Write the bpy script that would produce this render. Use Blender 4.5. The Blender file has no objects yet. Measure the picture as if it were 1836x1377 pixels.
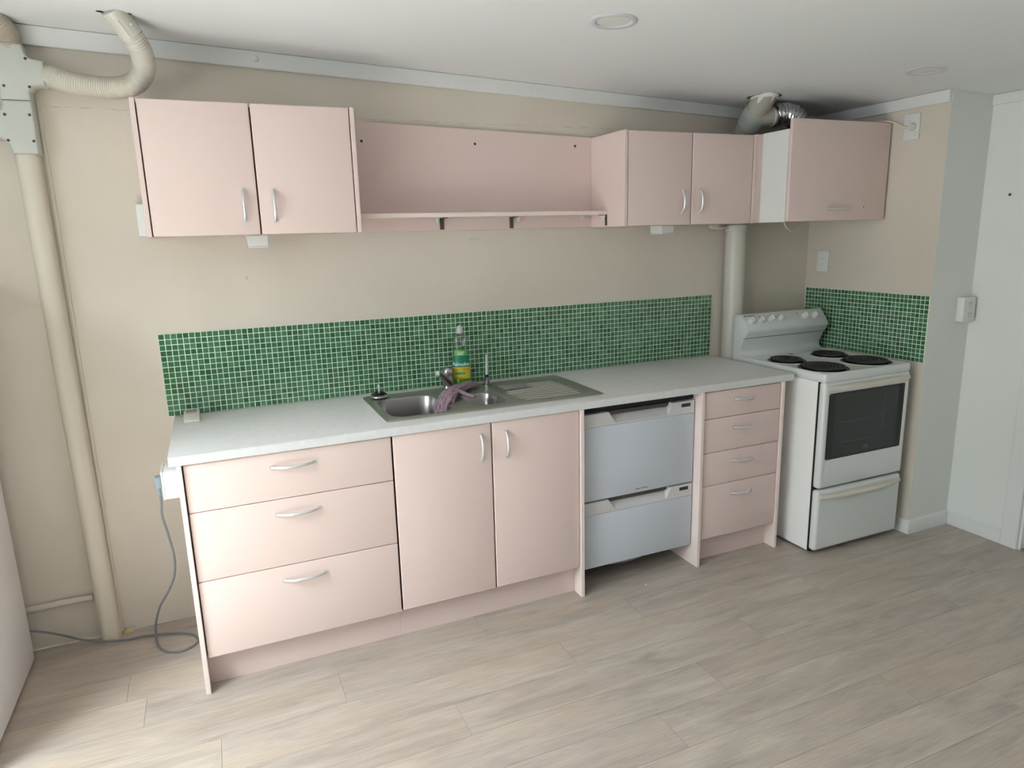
import bpy, bmesh, math, random
from mathutils import Vector, Matrix
random.seed(7)
SC = bpy.context.scene
COL = SC.collection
PI = math.pi

# ------------------------------------------------------------------ camera
cd = bpy.data.cameras.new('camera')
cam = bpy.data.objects.new('camera', cd)
COL.objects.link(cam)
cd.sensor_width = 36.0
cd.lens = 1234.296 / 1836 * 36
cd.clip_start = 0.05
r_ = (0.91603, -0.40027706, -0.02583081)
u_ = (0.10828299, 0.18476948, 0.97679836)
f_ = (0.38621723, 0.89757368, -0.2125976)
cam.matrix_world = Matrix(((r_[0], u_[0], -f_[0], 0.1879), (r_[1], u_[1], -f_[1], -3.0103),
                           (r_[2], u_[2], -f_[2], 1.5621), (0, 0, 0, 1)))
SC.camera = cam

# ------------------------------------------------------------------ light
w = bpy.data.worlds.new('sky')
SC.world = w
w.use_nodes = True
w.node_tree.nodes['Background'].inputs[0].default_value = (0.80, 0.90, 1.0, 1)
w.node_tree.nodes['Background'].inputs[1].default_value = 1.0


def area(name, loc, rot, sx, sy, power, col, spread=180):
    l = bpy.data.lights.new(name, 'AREA')
    l.shape = 'RECTANGLE'
    l.size = sx
    l.size_y = sy
    l.energy = power
    l.color = col
    l.spread = math.radians(spread)
    o = bpy.data.objects.new(name, l)
    COL.objects.link(o)
    o.location = loc
    o.rotation_euler = rot
    return o


# daylight arriving through the glazed doors of the left wall: open sky above, pale paving below
area('sky_light', (-1.75, -1.95, 1.75), (0, math.radians(-62), 0), 1.9, 2.2, 76, (0.94, 0.98, 1.0))
area('zenith_sky', (-2.15, -1.75, 2.95), (0, math.radians(-33), 0), 1.4, 2.3, 450, (0.87, 0.945, 1.0))
area('paving_bounce', (-1.65, -1.95, 0.12), (0, math.radians(-128), 0), 0.9, 2.2, 20, (1.0, 0.985, 0.96))
# weak fill lamp added at an unseen window behind the camera
area('rear_fill', (0.7, -7.7, 1.45), (PI / 2, 0, 0), 2.2, 1.3, 8, (0.97, 0.985, 1.0))
# sun falling steeply through the glazed doors onto the floor beside the camera
sl = bpy.data.lights.new('sun', 'SUN')
sl.energy = 58
sl.angle = math.radians(1.5)
sl.color = (0.86, 0.94, 1.0)
so = bpy.data.objects.new('sun', sl)
COL.objects.link(so)
so.rotation_euler = Vector((0.50, -0.14, -0.86)).to_track_quat('-Z', 'Y').to_euler()

SC.view_settings.view_transform = 'Standard'
SC.view_settings.look = 'None'
SC.view_settings.exposure = 0.0
SC.view_settings.gamma = 1.0
SC.view_settings.use_curve_mapping = False


# ------------------------------------------------------------------ materials
def s2l(c):
    return tuple((x / 12.92 if x <= 0.04045 else ((x + 0.055) / 1.055) ** 2.4) for x in c)


class NT:
    def __init__(s, m):
        s.t = m.node_tree
        s.n = s.t.nodes
        s.l = s.t.links
        s.b = s.n['Principled BSDF']

    def node(s, typ, **kw):
        n = s.n.new(typ)
        for k, v in kw.items():
            setattr(n, k, v)
        return n

    def link(s, a, b):
        s.l.new(a, b)


def mat(name, rgb, rough=0.5, metal=0.0, spec=None, bump=None, mottle=None, coat=0.0, trans=0.0, ior=None, emit=None):
    """rgb in sRGB 0..1; bump=(scale,strength); mottle=(scale,amount,rgb2)"""
    m = bpy.data.materials.new(name)
    m.use_nodes = True
    t = NT(m)
    b = t.b
    b.inputs['Base Color'].default_value = (*s2l(rgb), 1)
    b.inputs['Roughness'].default_value = rough
    b.inputs['Metallic'].default_value = metal
    if spec is not None:
        b.inputs['Specular IOR Level'].default_value = spec
    b.inputs['Coat Weight'].default_value = coat
    b.inputs['Transmission Weight'].default_value = trans
    if ior:
        b.inputs['IOR'].default_value = ior
    if bump or mottle:
        tc = t.node('ShaderNodeNewGeometry')
    if mottle:
        nz = t.node('ShaderNodeTexNoise')
        nz.inputs['Scale'].default_value = mottle[0]
        nz.inputs['Detail'].default_value = 5
        t.link(tc.outputs['Position'], nz.inputs['Vector'])
        rp = t.node('ShaderNodeValToRGB')
        rp.color_ramp.elements[0].position = 0.5 - mottle[1]
        rp.color_ramp.elements[1].position = 0.5 + mottle[1]
        rp.color_ramp.elements[0].color = (*s2l(mottle[2]), 1)
        rp.color_ramp.elements[1].color = (*s2l(rgb), 1)
        t.link(nz.outputs['Fac'], rp.inputs['Fac'])
        t.link(rp.outputs['Color'], b.inputs['Base Color'])
    if bump:
        n2 = t.node('ShaderNodeTexNoise')
        n2.inputs['Scale'].default_value = bump[0]
        n2.inputs['Detail'].default_value = 4
        t.link(tc.outputs['Position'], n2.inputs['Vector'])
        bp = t.node('ShaderNodeBump')
        bp.inputs['Strength'].default_value = bump[1]
        bp.inputs['Distance'].default_value = 0.002
        t.link(n2.outputs['Fac'], bp.inputs['Height'])
        t.link(bp.outputs['Normal'], b.inputs['Normal'])
    return m


def wall_mat():
    """cream painted concrete: pinholes, faint trowel crack line, mottling"""
    m = mat('cream_painted_concrete', (0.86, 0.82, 0.75), 0.75, spec=0.3)
    t = NT(m)
    g = t.node('ShaderNodeNewGeometry')
    nz = t.node('ShaderNodeTexNoise')
    nz.inputs['Scale'].default_value = 1.7
    nz.inputs['Detail'].default_value = 6
    t.link(g.outputs['Position'], nz.inputs['Vector'])
    rp = t.node('ShaderNodeValToRGB')
    rp.color_ramp.elements[0].position = 0.35
    rp.color_ramp.elements[1].position = 0.65
    rp.color_ramp.elements[0].color = (*s2l((0.825, 0.79, 0.735)), 1)
    rp.color_ramp.elements[1].color = (*s2l((0.855, 0.82, 0.772)), 1)
    t.link(nz.outputs['Fac'], rp.inputs['Fac'])
    # pinholes, clustered
    vo = t.node('ShaderNodeTexVoronoi')
    vo.inputs['Scale'].default_value = 34
    t.link(g.outputs['Position'], vo.inputs['Vector'])
    cl = t.node('ShaderNodeTexNoise')
    cl.inputs['Scale'].default_value = 4.5
    t.link(g.outputs['Position'], cl.inputs['Vector'])
    mr = t.node('ShaderNodeMapRange')
    mr.inputs['From Min'].default_value = 0.52
    mr.inputs['From Max'].default_value = 0.75
    mr.inputs['To Min'].default_value = 0.0
    mr.inputs['To Max'].default_value = 0.13
    t.link(cl.outputs['Fac'], mr.inputs['Value'])
    lt = t.node('ShaderNodeMath', operation='LESS_THAN')
    t.link(vo.outputs['Distance'], lt.inputs[0])
    t.link(mr.outputs['Result'], lt.inputs[1])
    # crack / plaster seam at z about 2.06
    sp = t.node('ShaderNodeSeparateXYZ')
    t.link(g.outputs['Position'], sp.inputs[0])
    wv = t.node('ShaderNodeTexNoise')
    wv.inputs['Scale'].default_value = 16
    wv.inputs['Detail'].default_value = 6
    t.link(g.outputs['Position'], wv.inputs['Vector'])
    ma = t.node('ShaderNodeMath', operation='MULTIPLY_ADD')
    ma.inputs[1].default_value = 0.016
    ma.inputs[2].default_value = 2.036
    t.link(wv.outputs['Fac'], ma.inputs[0])
    sb = t.node('ShaderNodeMath', operation='SUBTRACT')
    t.link(sp.outputs['Z'], sb.inputs[0])
    t.link(ma.outputs[0], sb.inputs[1])
    ab = t.node('ShaderNodeMath', operation='ABSOLUTE')
    t.link(sb.outputs[0], ab.inputs[0])
    wid = t.node('ShaderNodeMapRange')
    wid.inputs['From Min'].default_value = 0.45
    wid.inputs['From Max'].default_value = 0.7
    wid.inputs['To Min'].default_value = 0.0
    wid.inputs['To Max'].default_value = 0.0022
    w2 = t.node('ShaderNodeTexNoise')
    w2.inputs['Scale'].default_value = 23
    t.link(g.outputs['Position'], w2.inputs['Vector'])
    t.link(w2.outputs['Fac'], wid.inputs['Value'])
    cr = t.node('ShaderNodeMath', operation='LESS_THAN')
    t.link(ab.outputs[0], cr.inputs[0])
    t.link(wid.outputs['Result'], cr.inputs[1])
    xl = t.node('ShaderNodeMath', operation='LESS_THAN')
    xl.inputs[1].default_value = 3.3
    t.link(sp.outputs['X'], xl.inputs[0])
    cm = t.node('ShaderNodeMath', operation='MULTIPLY')
    t.link(cr.outputs[0], cm.inputs[0])
    t.link(xl.outputs[0], cm.inputs[1])
    mx = t.node('ShaderNodeMath', operation='MAXIMUM')
    t.link(lt.outputs[0], mx.inputs[0])
    t.link(cm.outputs[0], mx.inputs[1])
    mul = t.node('ShaderNodeMath', operation='MULTIPLY')
    mul.inputs[1].default_value = 0.42
    t.link(mx.outputs[0], mul.inputs[0])
    mixc = t.node('ShaderNodeMix', data_type='RGBA')
    mixc.inputs['B'].default_value = (*s2l((0.50, 0.44, 0.37)), 1)
    t.link(mul.outputs[0], mixc.inputs['Factor'])
    t.link(rp.outputs['Color'], mixc.inputs['A'])
    t.link(mixc.outputs['Result'], t.b.inputs['Base Color'])
    n2 = t.node('ShaderNodeTexNoise')
    n2.inputs['Scale'].default_value = 60
    n2.inputs['Detail'].default_value = 6
    t.link(g.outputs['Position'], n2.inputs['Vector'])
    bm_ = t.node('ShaderNodeBump')
    bm_.inputs['Strength'].default_value = 0.22
    bm_.inputs['Distance'].default_value = 0.003
    t.link(n2.outputs['Fac'], bm_.inputs['Height'])
    t.link(bm_.outputs['Normal'], t.b.inputs['Normal'])
    return m


def plank_mat():
    m = mat('limed_oak_vinyl', (0.7, 0.64, 0.56), 0.36, spec=0.5)
    t = NT(m)
    g = t.node('ShaderNodeNewGeometry')
    oi = t.node('ShaderNodeObjectInfo')
    # shift grain per plank
    sc = t.node('ShaderNodeVectorMath', operation='SCALE')
    cx = t.node('ShaderNodeCombineXYZ')
    for k in range(3):
        mm = t.node('ShaderNodeMath', operation='MULTIPLY')
        mm.inputs[1].default_value = (37.0, 91.0, 13.0)[k]
        t.link(oi.outputs['Random'], mm.inputs[0])
        t.link(mm.outputs[0], cx.inputs[k])
    ad = t.node('ShaderNodeVectorMath', operation='ADD')
    t.link(g.outputs['Position'], ad.inputs[0])
    t.link(cx.outputs[0], ad.inputs[1])
    mp = t.node('ShaderNodeMapping')
    mp.inputs['Scale'].default_value = (1.7, 10.0, 1.0)
    t.link(ad.outputs[0], mp.inputs['Vector'])
    n1 = t.node('ShaderNodeTexNoise')
    n1.inputs['Scale'].default_value = 1.6
    n1.inputs['Detail'].default_value = 8
    n1.inputs['Roughness'].default_value = 0.62
    n1.inputs['Distortion'].default_value = 0.6
    t.link(mp.outputs[0], n1.inputs['Vector'])
    r1 = t.node('ShaderNodeValToRGB')
    e = r1.color_ramp.elements
    e[0].position = 0.27
    e[0].color = (*s2l((0.625, 0.575, 0.535)), 1)
    e[1].position = 0.72
    e[1].color = (*s2l((0.78, 0.735, 0.68)), 1)
    k = e.new(0.45)
    k.color = (*s2l((0.69, 0.645, 0.605)), 1)
    k = e.new(0.58)
    k.color = (*s2l((0.735, 0.69, 0.645)), 1)
    t.link(n1.outputs['Fac'], r1.inputs['Fac'])
    # fine streaks
    mp2 = t.node('ShaderNodeMapping')
    mp2.inputs['Scale'].default_value = (11.0, 150.0, 1.0)
    t.link(ad.outputs[0], mp2.inputs['Vector'])
    n2 = t.node('ShaderNodeTexNoise')
    n2.inputs['Scale'].default_value = 1.0
    n2.inputs['Detail'].default_value = 5
    t.link(mp2.outputs[0], n2.inputs['Vector'])
    r2 = t.node('ShaderNodeMapRange')
    r2.inputs['From Min'].default_value = 0.3
    r2.inputs['From Max'].default_value = 0.7
    r2.inputs['To Min'].default_value = 0.90
    r2.inputs['To Max'].default_value = 1.07
    t.link(n2.outputs['Fac'], r2.inputs['Value'])
    # warm / cool drift
    n3 = t.node('ShaderNodeTexNoise')
    n3.inputs['Scale'].default_value = 0.7
    n3.inputs['Detail'].default_value = 3
    t.link(mp.outputs[0], n3.inputs['Vector'])
    r3 = t.node('ShaderNodeMapRange')
    r3.inputs['From Min'].default_value = 0.45
    r3.inputs['From Max'].default_value = 0.7
    t.link(n3.outputs['Fac'], r3.inputs['Value'])
    mx = t.node('ShaderNodeMix', data_type='RGBA')
    mx.inputs['B'].default_value = (*s2l((0.76, 0.69, 0.61)), 1)
    mm = t.node('ShaderNodeMath', operation='MULTIPLY')
    mm.inputs[1].default_value = 0.55
    t.link(r3.outputs['Result'], mm.inputs[0])
    t.link(mm.outputs[0], mx.inputs['Factor'])
    t.link(r1.outputs['Color'], mx.inputs['A'])
    # knots
    mpk = t.node('ShaderNodeMapping')
    mpk.inputs['Scale'].default_value = (1.7, 4.5, 1.0)
    t.link(ad.outputs[0], mpk.inputs['Vector'])
    vk = t.node('ShaderNodeTexVoronoi')
    vk.inputs['Scale'].default_value = 1.0
    t.link(mpk.outputs[0], vk.inputs['Vector'])
    rk = t.node('ShaderNodeMapRange')
    rk.inputs['From Min'].default_value = 0.02
    rk.inputs['From Max'].default_value = 0.11
    rk.inputs['To Min'].default_value = 0.74
    rk.inputs['To Max'].default_value = 1.0
    t.link(vk.outputs['Distance'], rk.inputs['Value'])
    hs = t.node('ShaderNodeVectorMath', operation='SCALE')
    t.link(mx.outputs['Result'], hs.inputs[0])
    tn = t.node('ShaderNodeMapRange')
    tn.inputs['To Min'].default_value = 0.955
    tn.inputs['To Max'].default_value = 1.02
    t.link(oi.outputs['Random'], tn.inputs['Value'])
    m1 = t.node('ShaderNodeMath', operation='MULTIPLY')
    t.link(tn.outputs['Result'], m1.inputs[0])
    t.link(r2.outputs['Result'], m1.inputs[1])
    m2 = t.node('ShaderNodeMath', operation='MULTIPLY')
    t.link(m1.outputs[0], m2.inputs[0])
    t.link(rk.outputs['Result'], m2.inputs[1])
    t.link(m2.outputs[0], hs.inputs['Scale'])
    t.link(hs.outputs[0], t.b.inputs['Base Color'])
    bm_ = t.node('ShaderNodeBump')
    bm_.inputs['Strength'].default_value = 0.15
    bm_.inputs['Distance'].default_value = 0.001
    t.link(n2.outputs['Fac'], bm_.inputs['Height'])
    t.link(bm_.outputs['Normal'], t.b.inputs['Normal'])
    return m


def tile_mat(name, island):
    m = mat(name, (0.2, 0.4, 0.25), 0.16, spec=0.6)
    t = NT(m)
    if island:
        src = t.node('ShaderNodeNewGeometry').outputs['Random Per Island']
    else:
        src = t.node('ShaderNodeObjectInfo').outputs['Random']
    g = t.node('ShaderNodeNewGeometry')
    rp = t.node('ShaderNodeValToRGB')
    e = rp.color_ramp.elements
    e[0].color = (*s2l((0.205, 0.375, 0.245)), 1)
    e[1].color = (*s2l((0.33, 0.53, 0.37)), 1)
    k = e.new(0.4)
    k.color = (*s2l((0.26, 0.455, 0.30)), 1)
    k = e.new(0.7)
    k.color = (*s2l((0.285, 0.47, 0.35)), 1)
    t.link(src, rp.inputs['Fac'])
    nz = t.node('ShaderNodeTexNoise')
    nz.inputs['Scale'].default_value = 320
    nz.inputs['Detail'].default_value = 3
    t.link(g.outputs['Position'], nz.inputs['Vector'])
    mr = t.node('ShaderNodeMapRange')
    mr.inputs['From Min'].default_value = 0.3
    mr.inputs['From Max'].default_value = 0.7
    mr.inputs['To Min'].default_value = 0.72
    mr.inputs['To Max'].default_value = 1.22
    t.link(nz.outputs['Fac'], mr.inputs['Value'])
    vm = t.node('ShaderNodeVectorMath', operation='SCALE')
    t.link(rp.outputs['Color'], vm.inputs[0])
    t.link(mr.outputs['Result'], vm.inputs['Scale'])
    t.link(vm.outputs[0], t.b.inputs['Base Color'])
    return m


def clear_mat(name, tint, gloss=0.12, rough=0.08, alpha=0.0):
    """thin clear sheet: mostly see-through, fresnel sheen"""
    m = bpy.data.materials.new(name)
    m.use_nodes = True
    n = m.node_tree.nodes
    l = m.node_tree.links
    n.remove(n['Principled BSDF'])
    out = n['Material Output']
    tr = n.new('ShaderNodeBsdfTransparent')
    tr.inputs[0].default_value = (*tint, 1)
    gl = n.new('ShaderNodeBsdfGlossy')
    gl.inputs['Roughness'].default_value = rough
    lw = n.new('ShaderNodeLayerWeight')
    lw.inputs['Blend'].default_value = 0.25
    mr = n.new('ShaderNodeMapRange')
    mr.inputs['To Min'].default_value = gloss * 0.4
    mr.inputs['To Max'].default_value = min(1, gloss * 4)
    l.new(lw.outputs['Facing'], mr.inputs['Value'])
    mx = n.new('ShaderNodeMixShader')
    l.new(mr.outputs['Result'], mx.inputs[0])
    l.new(tr.outputs[0], mx.inputs[1])
    l.new(gl.outputs[0], mx.inputs[2])
    l.new(mx.outputs[0], out.inputs['Surface'])
    return m


def brushed_mat(name, rgb, rough, direction):
    m = mat(name, rgb, rough, metal=1.0)
    t = NT(m)
    g = t.node('ShaderNodeNewGeometry')
    mp = t.node('ShaderNodeMapping')
    mp.inputs['Scale'].default_value = direction
    t.link(g.outputs['Position'], mp.inputs['Vector'])
    nz = t.node('ShaderNodeTexNoise')
    nz.inputs['Scale'].default_value = 1
    nz.inputs['Detail'].default_value = 4
    t.link(mp.outputs[0], nz.inputs['Vector'])
    mr = t.node('ShaderNodeMapRange')
    mr.inputs['From Min'].default_value = 0.3
    mr.inputs['From Max'].default_value = 0.7
    mr.inputs['To Min'].default_value = rough * 0.8
    mr.inputs['To Max'].default_value = rough * 1.25
    t.link(nz.outputs['Fac'], mr.inputs['Value'])
    t.link(mr.outputs['Result'], t.b.inputs['Roughness'])
    return m


M = {}
M['wall'] = wall_mat()
M['white_wall'] = mat('white_painted_wall', (0.89, 0.90, 0.885), 0.65, spec=0.3, bump=(120, 0.08))
M['ceiling'] = mat('white_ceiling_paint', (0.915, 0.92, 0.925), 0.8, spec=0.2, bump=(40, 0.05))
M['trim'] = mat('white_gloss_trim', (0.885, 0.888, 0.88), 0.45, bump=(30, 0.08))
M['trim_sh'] = mat('grey_caulk', (0.55, 0.55, 0.53), 0.8)
M['plank'] = plank_mat()
M['subfloor'] = mat('dark_joint', (0.55, 0.50, 0.45), 0.8)
M['lam'] = mat('pink_laminate', (0.890, 0.806, 0.780), 0.42, spec=0.42, bump=(420, 0.09))
M['lam_edge'] = mat('pale_pink_edging', (0.92, 0.855, 0.83), 0.5)
M['lam_in'] = mat('dark_cabinet_gap', (0.40, 0.32, 0.28), 0.8)
M['bench'] = mat('pale_grey_laminate', (0.865, 0.865, 0.865), 0.34, spec=0.5, mottle=(38, 0.22, (0.83, 0.832, 0.83)))
M['alu'] = mat('satin_aluminium', (0.86, 0.86, 0.86), 0.40, metal=0.6)
M['grout'] = mat('pale_green_grout', (0.90, 0.96, 0.90), 0.8)
M['tile_i'] = tile_mat('green_glass_tile_mass', True)
M['tile_o'] = tile_mat('green_glass_tile', False)
M['steel'] = brushed_mat('brushed_steel_deck', (0.745, 0.74, 0.72), 0.40, (5, 90, 5))
M['steel_rib'] = mat('polished_steel_rib', (0.86, 0.855, 0.84), 0.28, metal=1.0)
M['steel_bowl'] = brushed_mat('satin_steel_bowl', (0.66, 0.645, 0.65), 0.33, (30, 30, 3))
M['chrome'] = mat('chrome', (0.74, 0.74, 0.77), 0.09, metal=1.0)
M['black'] = mat('black_rubber', (0.06, 0.06, 0.07), 0.5)
M['darkvoid'] = mat('dark_cavity', (0.07, 0.07, 0.08), 0.7)
M['enamel'] = mat('white_enamel', (0.86, 0.875, 0.87), 0.22, spec=0.5, coat=0.3)
M['enamel_grey'] = mat('white_painted_steel_side', (0.955, 0.955, 0.945), 0.5)
M['yellowed'] = mat('yellowed_plastic', (0.87, 0.86, 0.82), 0.4, mottle=(9, 0.25, (0.83, 0.80, 0.73)))
M['coil'] = mat('dark_heating_coil', (0.16, 0.15, 0.155), 0.42, spec=0.5)
M['dripbowl'] = mat('black_enamel_bowl', (0.06, 0.06, 0.065), 0.22)
M['ovenglass'] = mat('dark_oven_glass', (0.085, 0.10, 0.11), 0.07, spec=0.65)
M['ovenframe'] = mat('black_glass_border', (0.05, 0.05, 0.06), 0.09)
M['wireline'] = mat('oven_rack_wire', (0.42, 0.43, 0.42), 0.4)
M['dw'] = mat('white_dishwasher_panel', (0.80, 0.82, 0.86), 0.36, spec=0.45)
M['dw_top'] = mat('white_dishwasher_plastic', (0.83, 0.82, 0.82), 0.4)
M['lcd'] = mat('dark_display', (0.22, 0.21, 0.21), 0.25)
M['ink'] = mat('grey_ink', (0.36, 0.37, 0.41), 0.5)
M['blackink'] = mat('black_ink', (0.05, 0.05, 0.05), 0.5)
M['plastic'] = mat('white_plastic', (0.88, 0.89, 0.88), 0.35)
M['plastic_warm'] = mat('warm_white_plastic', (0.84, 0.82, 0.77), 0.4)
M['slot'] = mat('dark_socket_slot', (0.18, 0.19, 0.18), 0.6)
M['tee'] = mat('grey_green_duct_plastic', (0.765, 0.78, 0.745), 0.4)
M['duct'] = mat('cream_painted_duct', (0.83, 0.80, 0.74), 0.55, bump=(30, 0.12))
M['hose'] = mat('cream_corrugated_plastic', (0.82, 0.80, 0.75), 0.42)
M['hose_d'] = mat('beige_corrugated_plastic', (0.74, 0.70, 0.64), 0.45)
M['pvc'] = mat('pale_grey_pvc', (0.80, 0.785, 0.745), 0.35)
M['pvc_b'] = mat('beige_grey_pvc', (0.70, 0.68, 0.63), 0.4)
M['pvc_c'] = mat('grey_pvc_coupling', (0.70, 0.725, 0.71), 0.35)
M['plaster'] = mat('white_plaster', (0.90, 0.90, 0.88), 0.85, bump=(90, 0.4))
M['foil'] = mat('crinkled_foil', (0.82, 0.82, 0.84), 0.17, metal=1.0, bump=(55, 1.0))
M['screw'] = mat('dark_screw', (0.30, 0.28, 0.26), 0.5, metal=0.6)
M['bracket'] = mat('grey_steel_bracket', (0.40, 0.38, 0.36), 0.45, metal=0.7)
M['cable'] = mat('grey_cable', (0.46, 0.47, 0.48), 0.5)
M['plug'] = mat('blue_grey_plug', (0.50, 0.545, 0.585), 0.45)
M['cord'] = mat('cream_cord', (0.86, 0.83, 0.75), 0.5)
M['cloth'] = mat('mauve_cloth', (0.71, 0.63, 0.67), 0.95, spec=0.1, bump=(260, 1.0), mottle=(230, 0.12, (0.52, 0.43, 0.485)))
M['fridge'] = mat('white_fridge_steel', (0.95, 0.945, 0.945), 0.4)
M['bottle'] = clear_mat('clear_bottle_plastic', (0.90, 0.93, 0.92), 0.16)
M['cap'] = mat('milky_cap', (0.74, 0.75, 0.76), 0.35)
M['soap'] = mat('green_dish_liquid', (0.36, 0.60, 0.16), 0.15)
M['lab_dk'] = mat('deep_green_label', (0.0, 0.46, 0.34), 0.4)
M['lab_lt'] = mat('bright_green_label', (0.36, 0.66, 0.30), 0.4)
M['lab_yl'] = mat('yellow_green_label', (0.76, 0.74, 0.20), 0.4)
M['lab_or'] = mat('orange_label', (0.86, 0.56, 0.16), 0.4)
M['lab_wh'] = mat('white_label_ink', (0.93, 0.95, 0.93), 0.4)
M['lab_tl'] = mat('teal_label_band', (0.30, 0.60, 0.42), 0.4)
M['tube'] = clear_mat('clear_spout_tube', (0.86, 0.87, 0.85), 0.3, 0.15)
M['glass'] = clear_mat('window_glass', (0.97, 0.985, 0.975), 0.10, 0.01)
M['foam'] = mat('yellow_sealing_foam', (0.78, 0.72, 0.50), 0.9, bump=(80, 0.8))
M['lampd'] = mat('lamp_diffuser_off', (0.88, 0.88, 0.86), 0.5)
M['lampr'] = mat('lamp_ring', (0.82, 0.815, 0.84), 0.35)
M['sill'] = mat('grey_aluminium_sill', (0.58, 0.59, 0.58), 0.4, metal=0.6)


# ------------------------------------------------------------------ mesh builder
class MB:
    def __init__(s):
        s.bm = bmesh.new()

    def merge(s, o, mi=0):
        me = bpy.data.meshes.new('tmp')
        if mi:
            for f in o.faces:
                f.material_index = mi
        o.to_mesh(me)
        o.free()
        s.bm.from_mesh(me)
        bpy.data.meshes.remove(me)
        return s

    def box(s, x0, x1, y0, y1, z0, z1, bev=0.0, seg=2, mi=0):
        b = bmesh.new()
        bmesh.ops.create_cube(b, size=1)
        for v in b.verts:
            v.co = Vector(((x0 + x1) / 2 + v.co.x * (x1 - x0), (y0 + y1) / 2 + v.co.y * (y1 - y0),
                           (z0 + z1) / 2 + v.co.z * (z1 - z0)))
        if bev > 0:
            bmesh.ops.bevel(b, geom=b.edges[:], offset=bev, segments=seg, profile=0.5, affect='EDGES')
        return s.merge(b, mi)

    def prism(s, pts, axis, a0, a1, bev=0.0, seg=2, mi=0):
        """polygon pts (2D) extruded along axis; axis 'y' -> pts are (x,z); 'x' -> (y,z); 'z' -> (x,y)"""
        b = bmesh.new()

        def P(p, a):
            return Vector({'y': (p[0], a, p[1]), 'x': (a, p[0], p[1]), 'z': (p[0], p[1], a)}[axis])
        v0 = [b.verts.new(P(p, a0)) for p in pts]
        v1 = [b.verts.new(P(p, a1)) for p in pts]
        n = len(pts)
        b.faces.new(v0)
        b.faces.new(v1[::-1])
        for i in range(n):
            b.faces.new((v0[i], v0[(i + 1) % n], v1[(i + 1) % n], v1[i]))
        bmesh.ops.recalc_face_normals(b, faces=b.faces[:])
        if bev > 0:
            ed = [e for e in b.edges if abs((e.verts[0].co - e.verts[1].co)[{'x': 0, 'y': 1, 'z': 2}[axis]]) < 1e-7]
            bmesh.ops.bevel(b, geom=ed, offset=bev, segments=seg, profile=0.5, affect='EDGES')
        return s.merge(b, mi)

    def tube(s, path, r, n=12, caps=True, mi=0, flat=1.0, up=None):
        """swept tube; r number or list; flat scales the second cross axis"""
        P = [Vector(p) for p in path]
        m = len(P)
        R = r if isinstance(r, (list, tuple)) else [r] * m
        T = []
        for i in range(m):
            a = P[max(0, i - 1)]
            c = P[min(m - 1, i + 1)]
            T.append((c - a).normalized())
        N = Vector(up) if up else (Vector((0, 0, 1)) if abs(T[0].z) < 0.9 else Vector((1, 0, 0)))
        N = (N - T[0] * N.dot(T[0])).normalized()
        b = bmesh.new()
        rings = []
        for i in range(m):
            N = (N - T[i] * N.dot(T[i])).normalized()
            B = T[i].cross(N)
            rings.append([b.verts.new(P[i] + (N * math.cos(2 * PI * k / n) + B * math.sin(2 * PI * k / n) * flat) * R[i])
                          for k in range(n)])
        for i in range(m - 1):
            for k in range(n):
                b.faces.new((rings[i][k], rings[i][(k + 1) % n], rings[i + 1][(k + 1) % n], rings[i + 1][k]))
        if caps:
            b.faces.new(rings[0][::-1])
            b.faces.new(rings[-1])
        bmesh.ops.recalc_face_normals(b, faces=b.faces[:])
        return s.merge(b, mi)

    def cyl(s, a, c, r, n=24, r2=None, mi=0):
        return s.tube([a, c], [r, r if r2 is None else r2], n, True, mi)

    def lathe(s, prof, o, axis=(0, 0, 1), n=32, mi=0, sx=1.0, sy=1.0):
        """prof list of (radius, height) about axis through o"""
        ax = Vector(axis).normalized()
        N = Vector((1, 0, 0)) if abs(ax.x) < 0.9 else Vector((0, 1, 0))
        N = (N - ax * N.dot(ax)).normalized()
        B = ax.cross(N)
        O = Vector(o)
        b = bmesh.new()
        rings = []
        for (r, h) in prof:
            if r < 1e-6:
                rings.append([b.verts.new(O + ax * h)])
            else:
                rings.append([b.verts.new(O + ax * h + (N * math.cos(2 * PI * k / n) * sx + B * math.sin(2 * PI * k / n) * sy) * r)
                              for k in range(n)])
        for i in range(len(rings) - 1):
            A, C = rings[i], rings[i + 1]
            for k in range(n):
                k2 = (k + 1) % n
                if len(A) == 1 and len(C) == 1:
                    continue
                if len(A) == 1:
                    b.faces.new((A[0], C[k], C[k2]))
                elif len(C) == 1:
                    b.faces.new((A[k], A[k2], C[0]))
                else:
                    b.faces.new((A[k], A[k2], C[k2], C[k]))
        bmesh.ops.recalc_face_normals(b, faces=b.faces[:])
        return s.merge(b, mi)

    def loft(s, loops, cap0=False, cap1=True, mi=0):
        b = bmesh.new()
        R = [[b.verts.new(Vector(p)) for p in L] for L in loops]
        n = len(R[0])
        for i in range(len(R) - 1):
            for k in range(n):
                b.faces.new((R[i][k], R[i][(k + 1) % n], R[i + 1][(k + 1) % n], R[i + 1][k]))
        if cap0:
            b.faces.new(R[0][::-1])
        if cap1:
            b.faces.new(R[-1])
        bmesh.ops.recalc_face_normals(b, faces=b.faces[:])
        return s.merge(b, mi)

    def sheet(s, outer, holes, z, mi=0):
        b = bmesh.new()
        ed = []
        for L in [outer] + holes:
            vs = [b.verts.new((p[0], p[1], z)) for p in L]
            for i in range(len(vs)):
                ed.append(b.edges.new((vs[i], vs[(i + 1) % len(vs)])))
        bmesh.ops.triangle_fill(b, use_beauty=True, use_dissolve=False, edges=ed)
        for f in b.faces:
            if f.normal.z < 0:
                f.normal_flip()
        return s.merge(b, mi)

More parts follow.
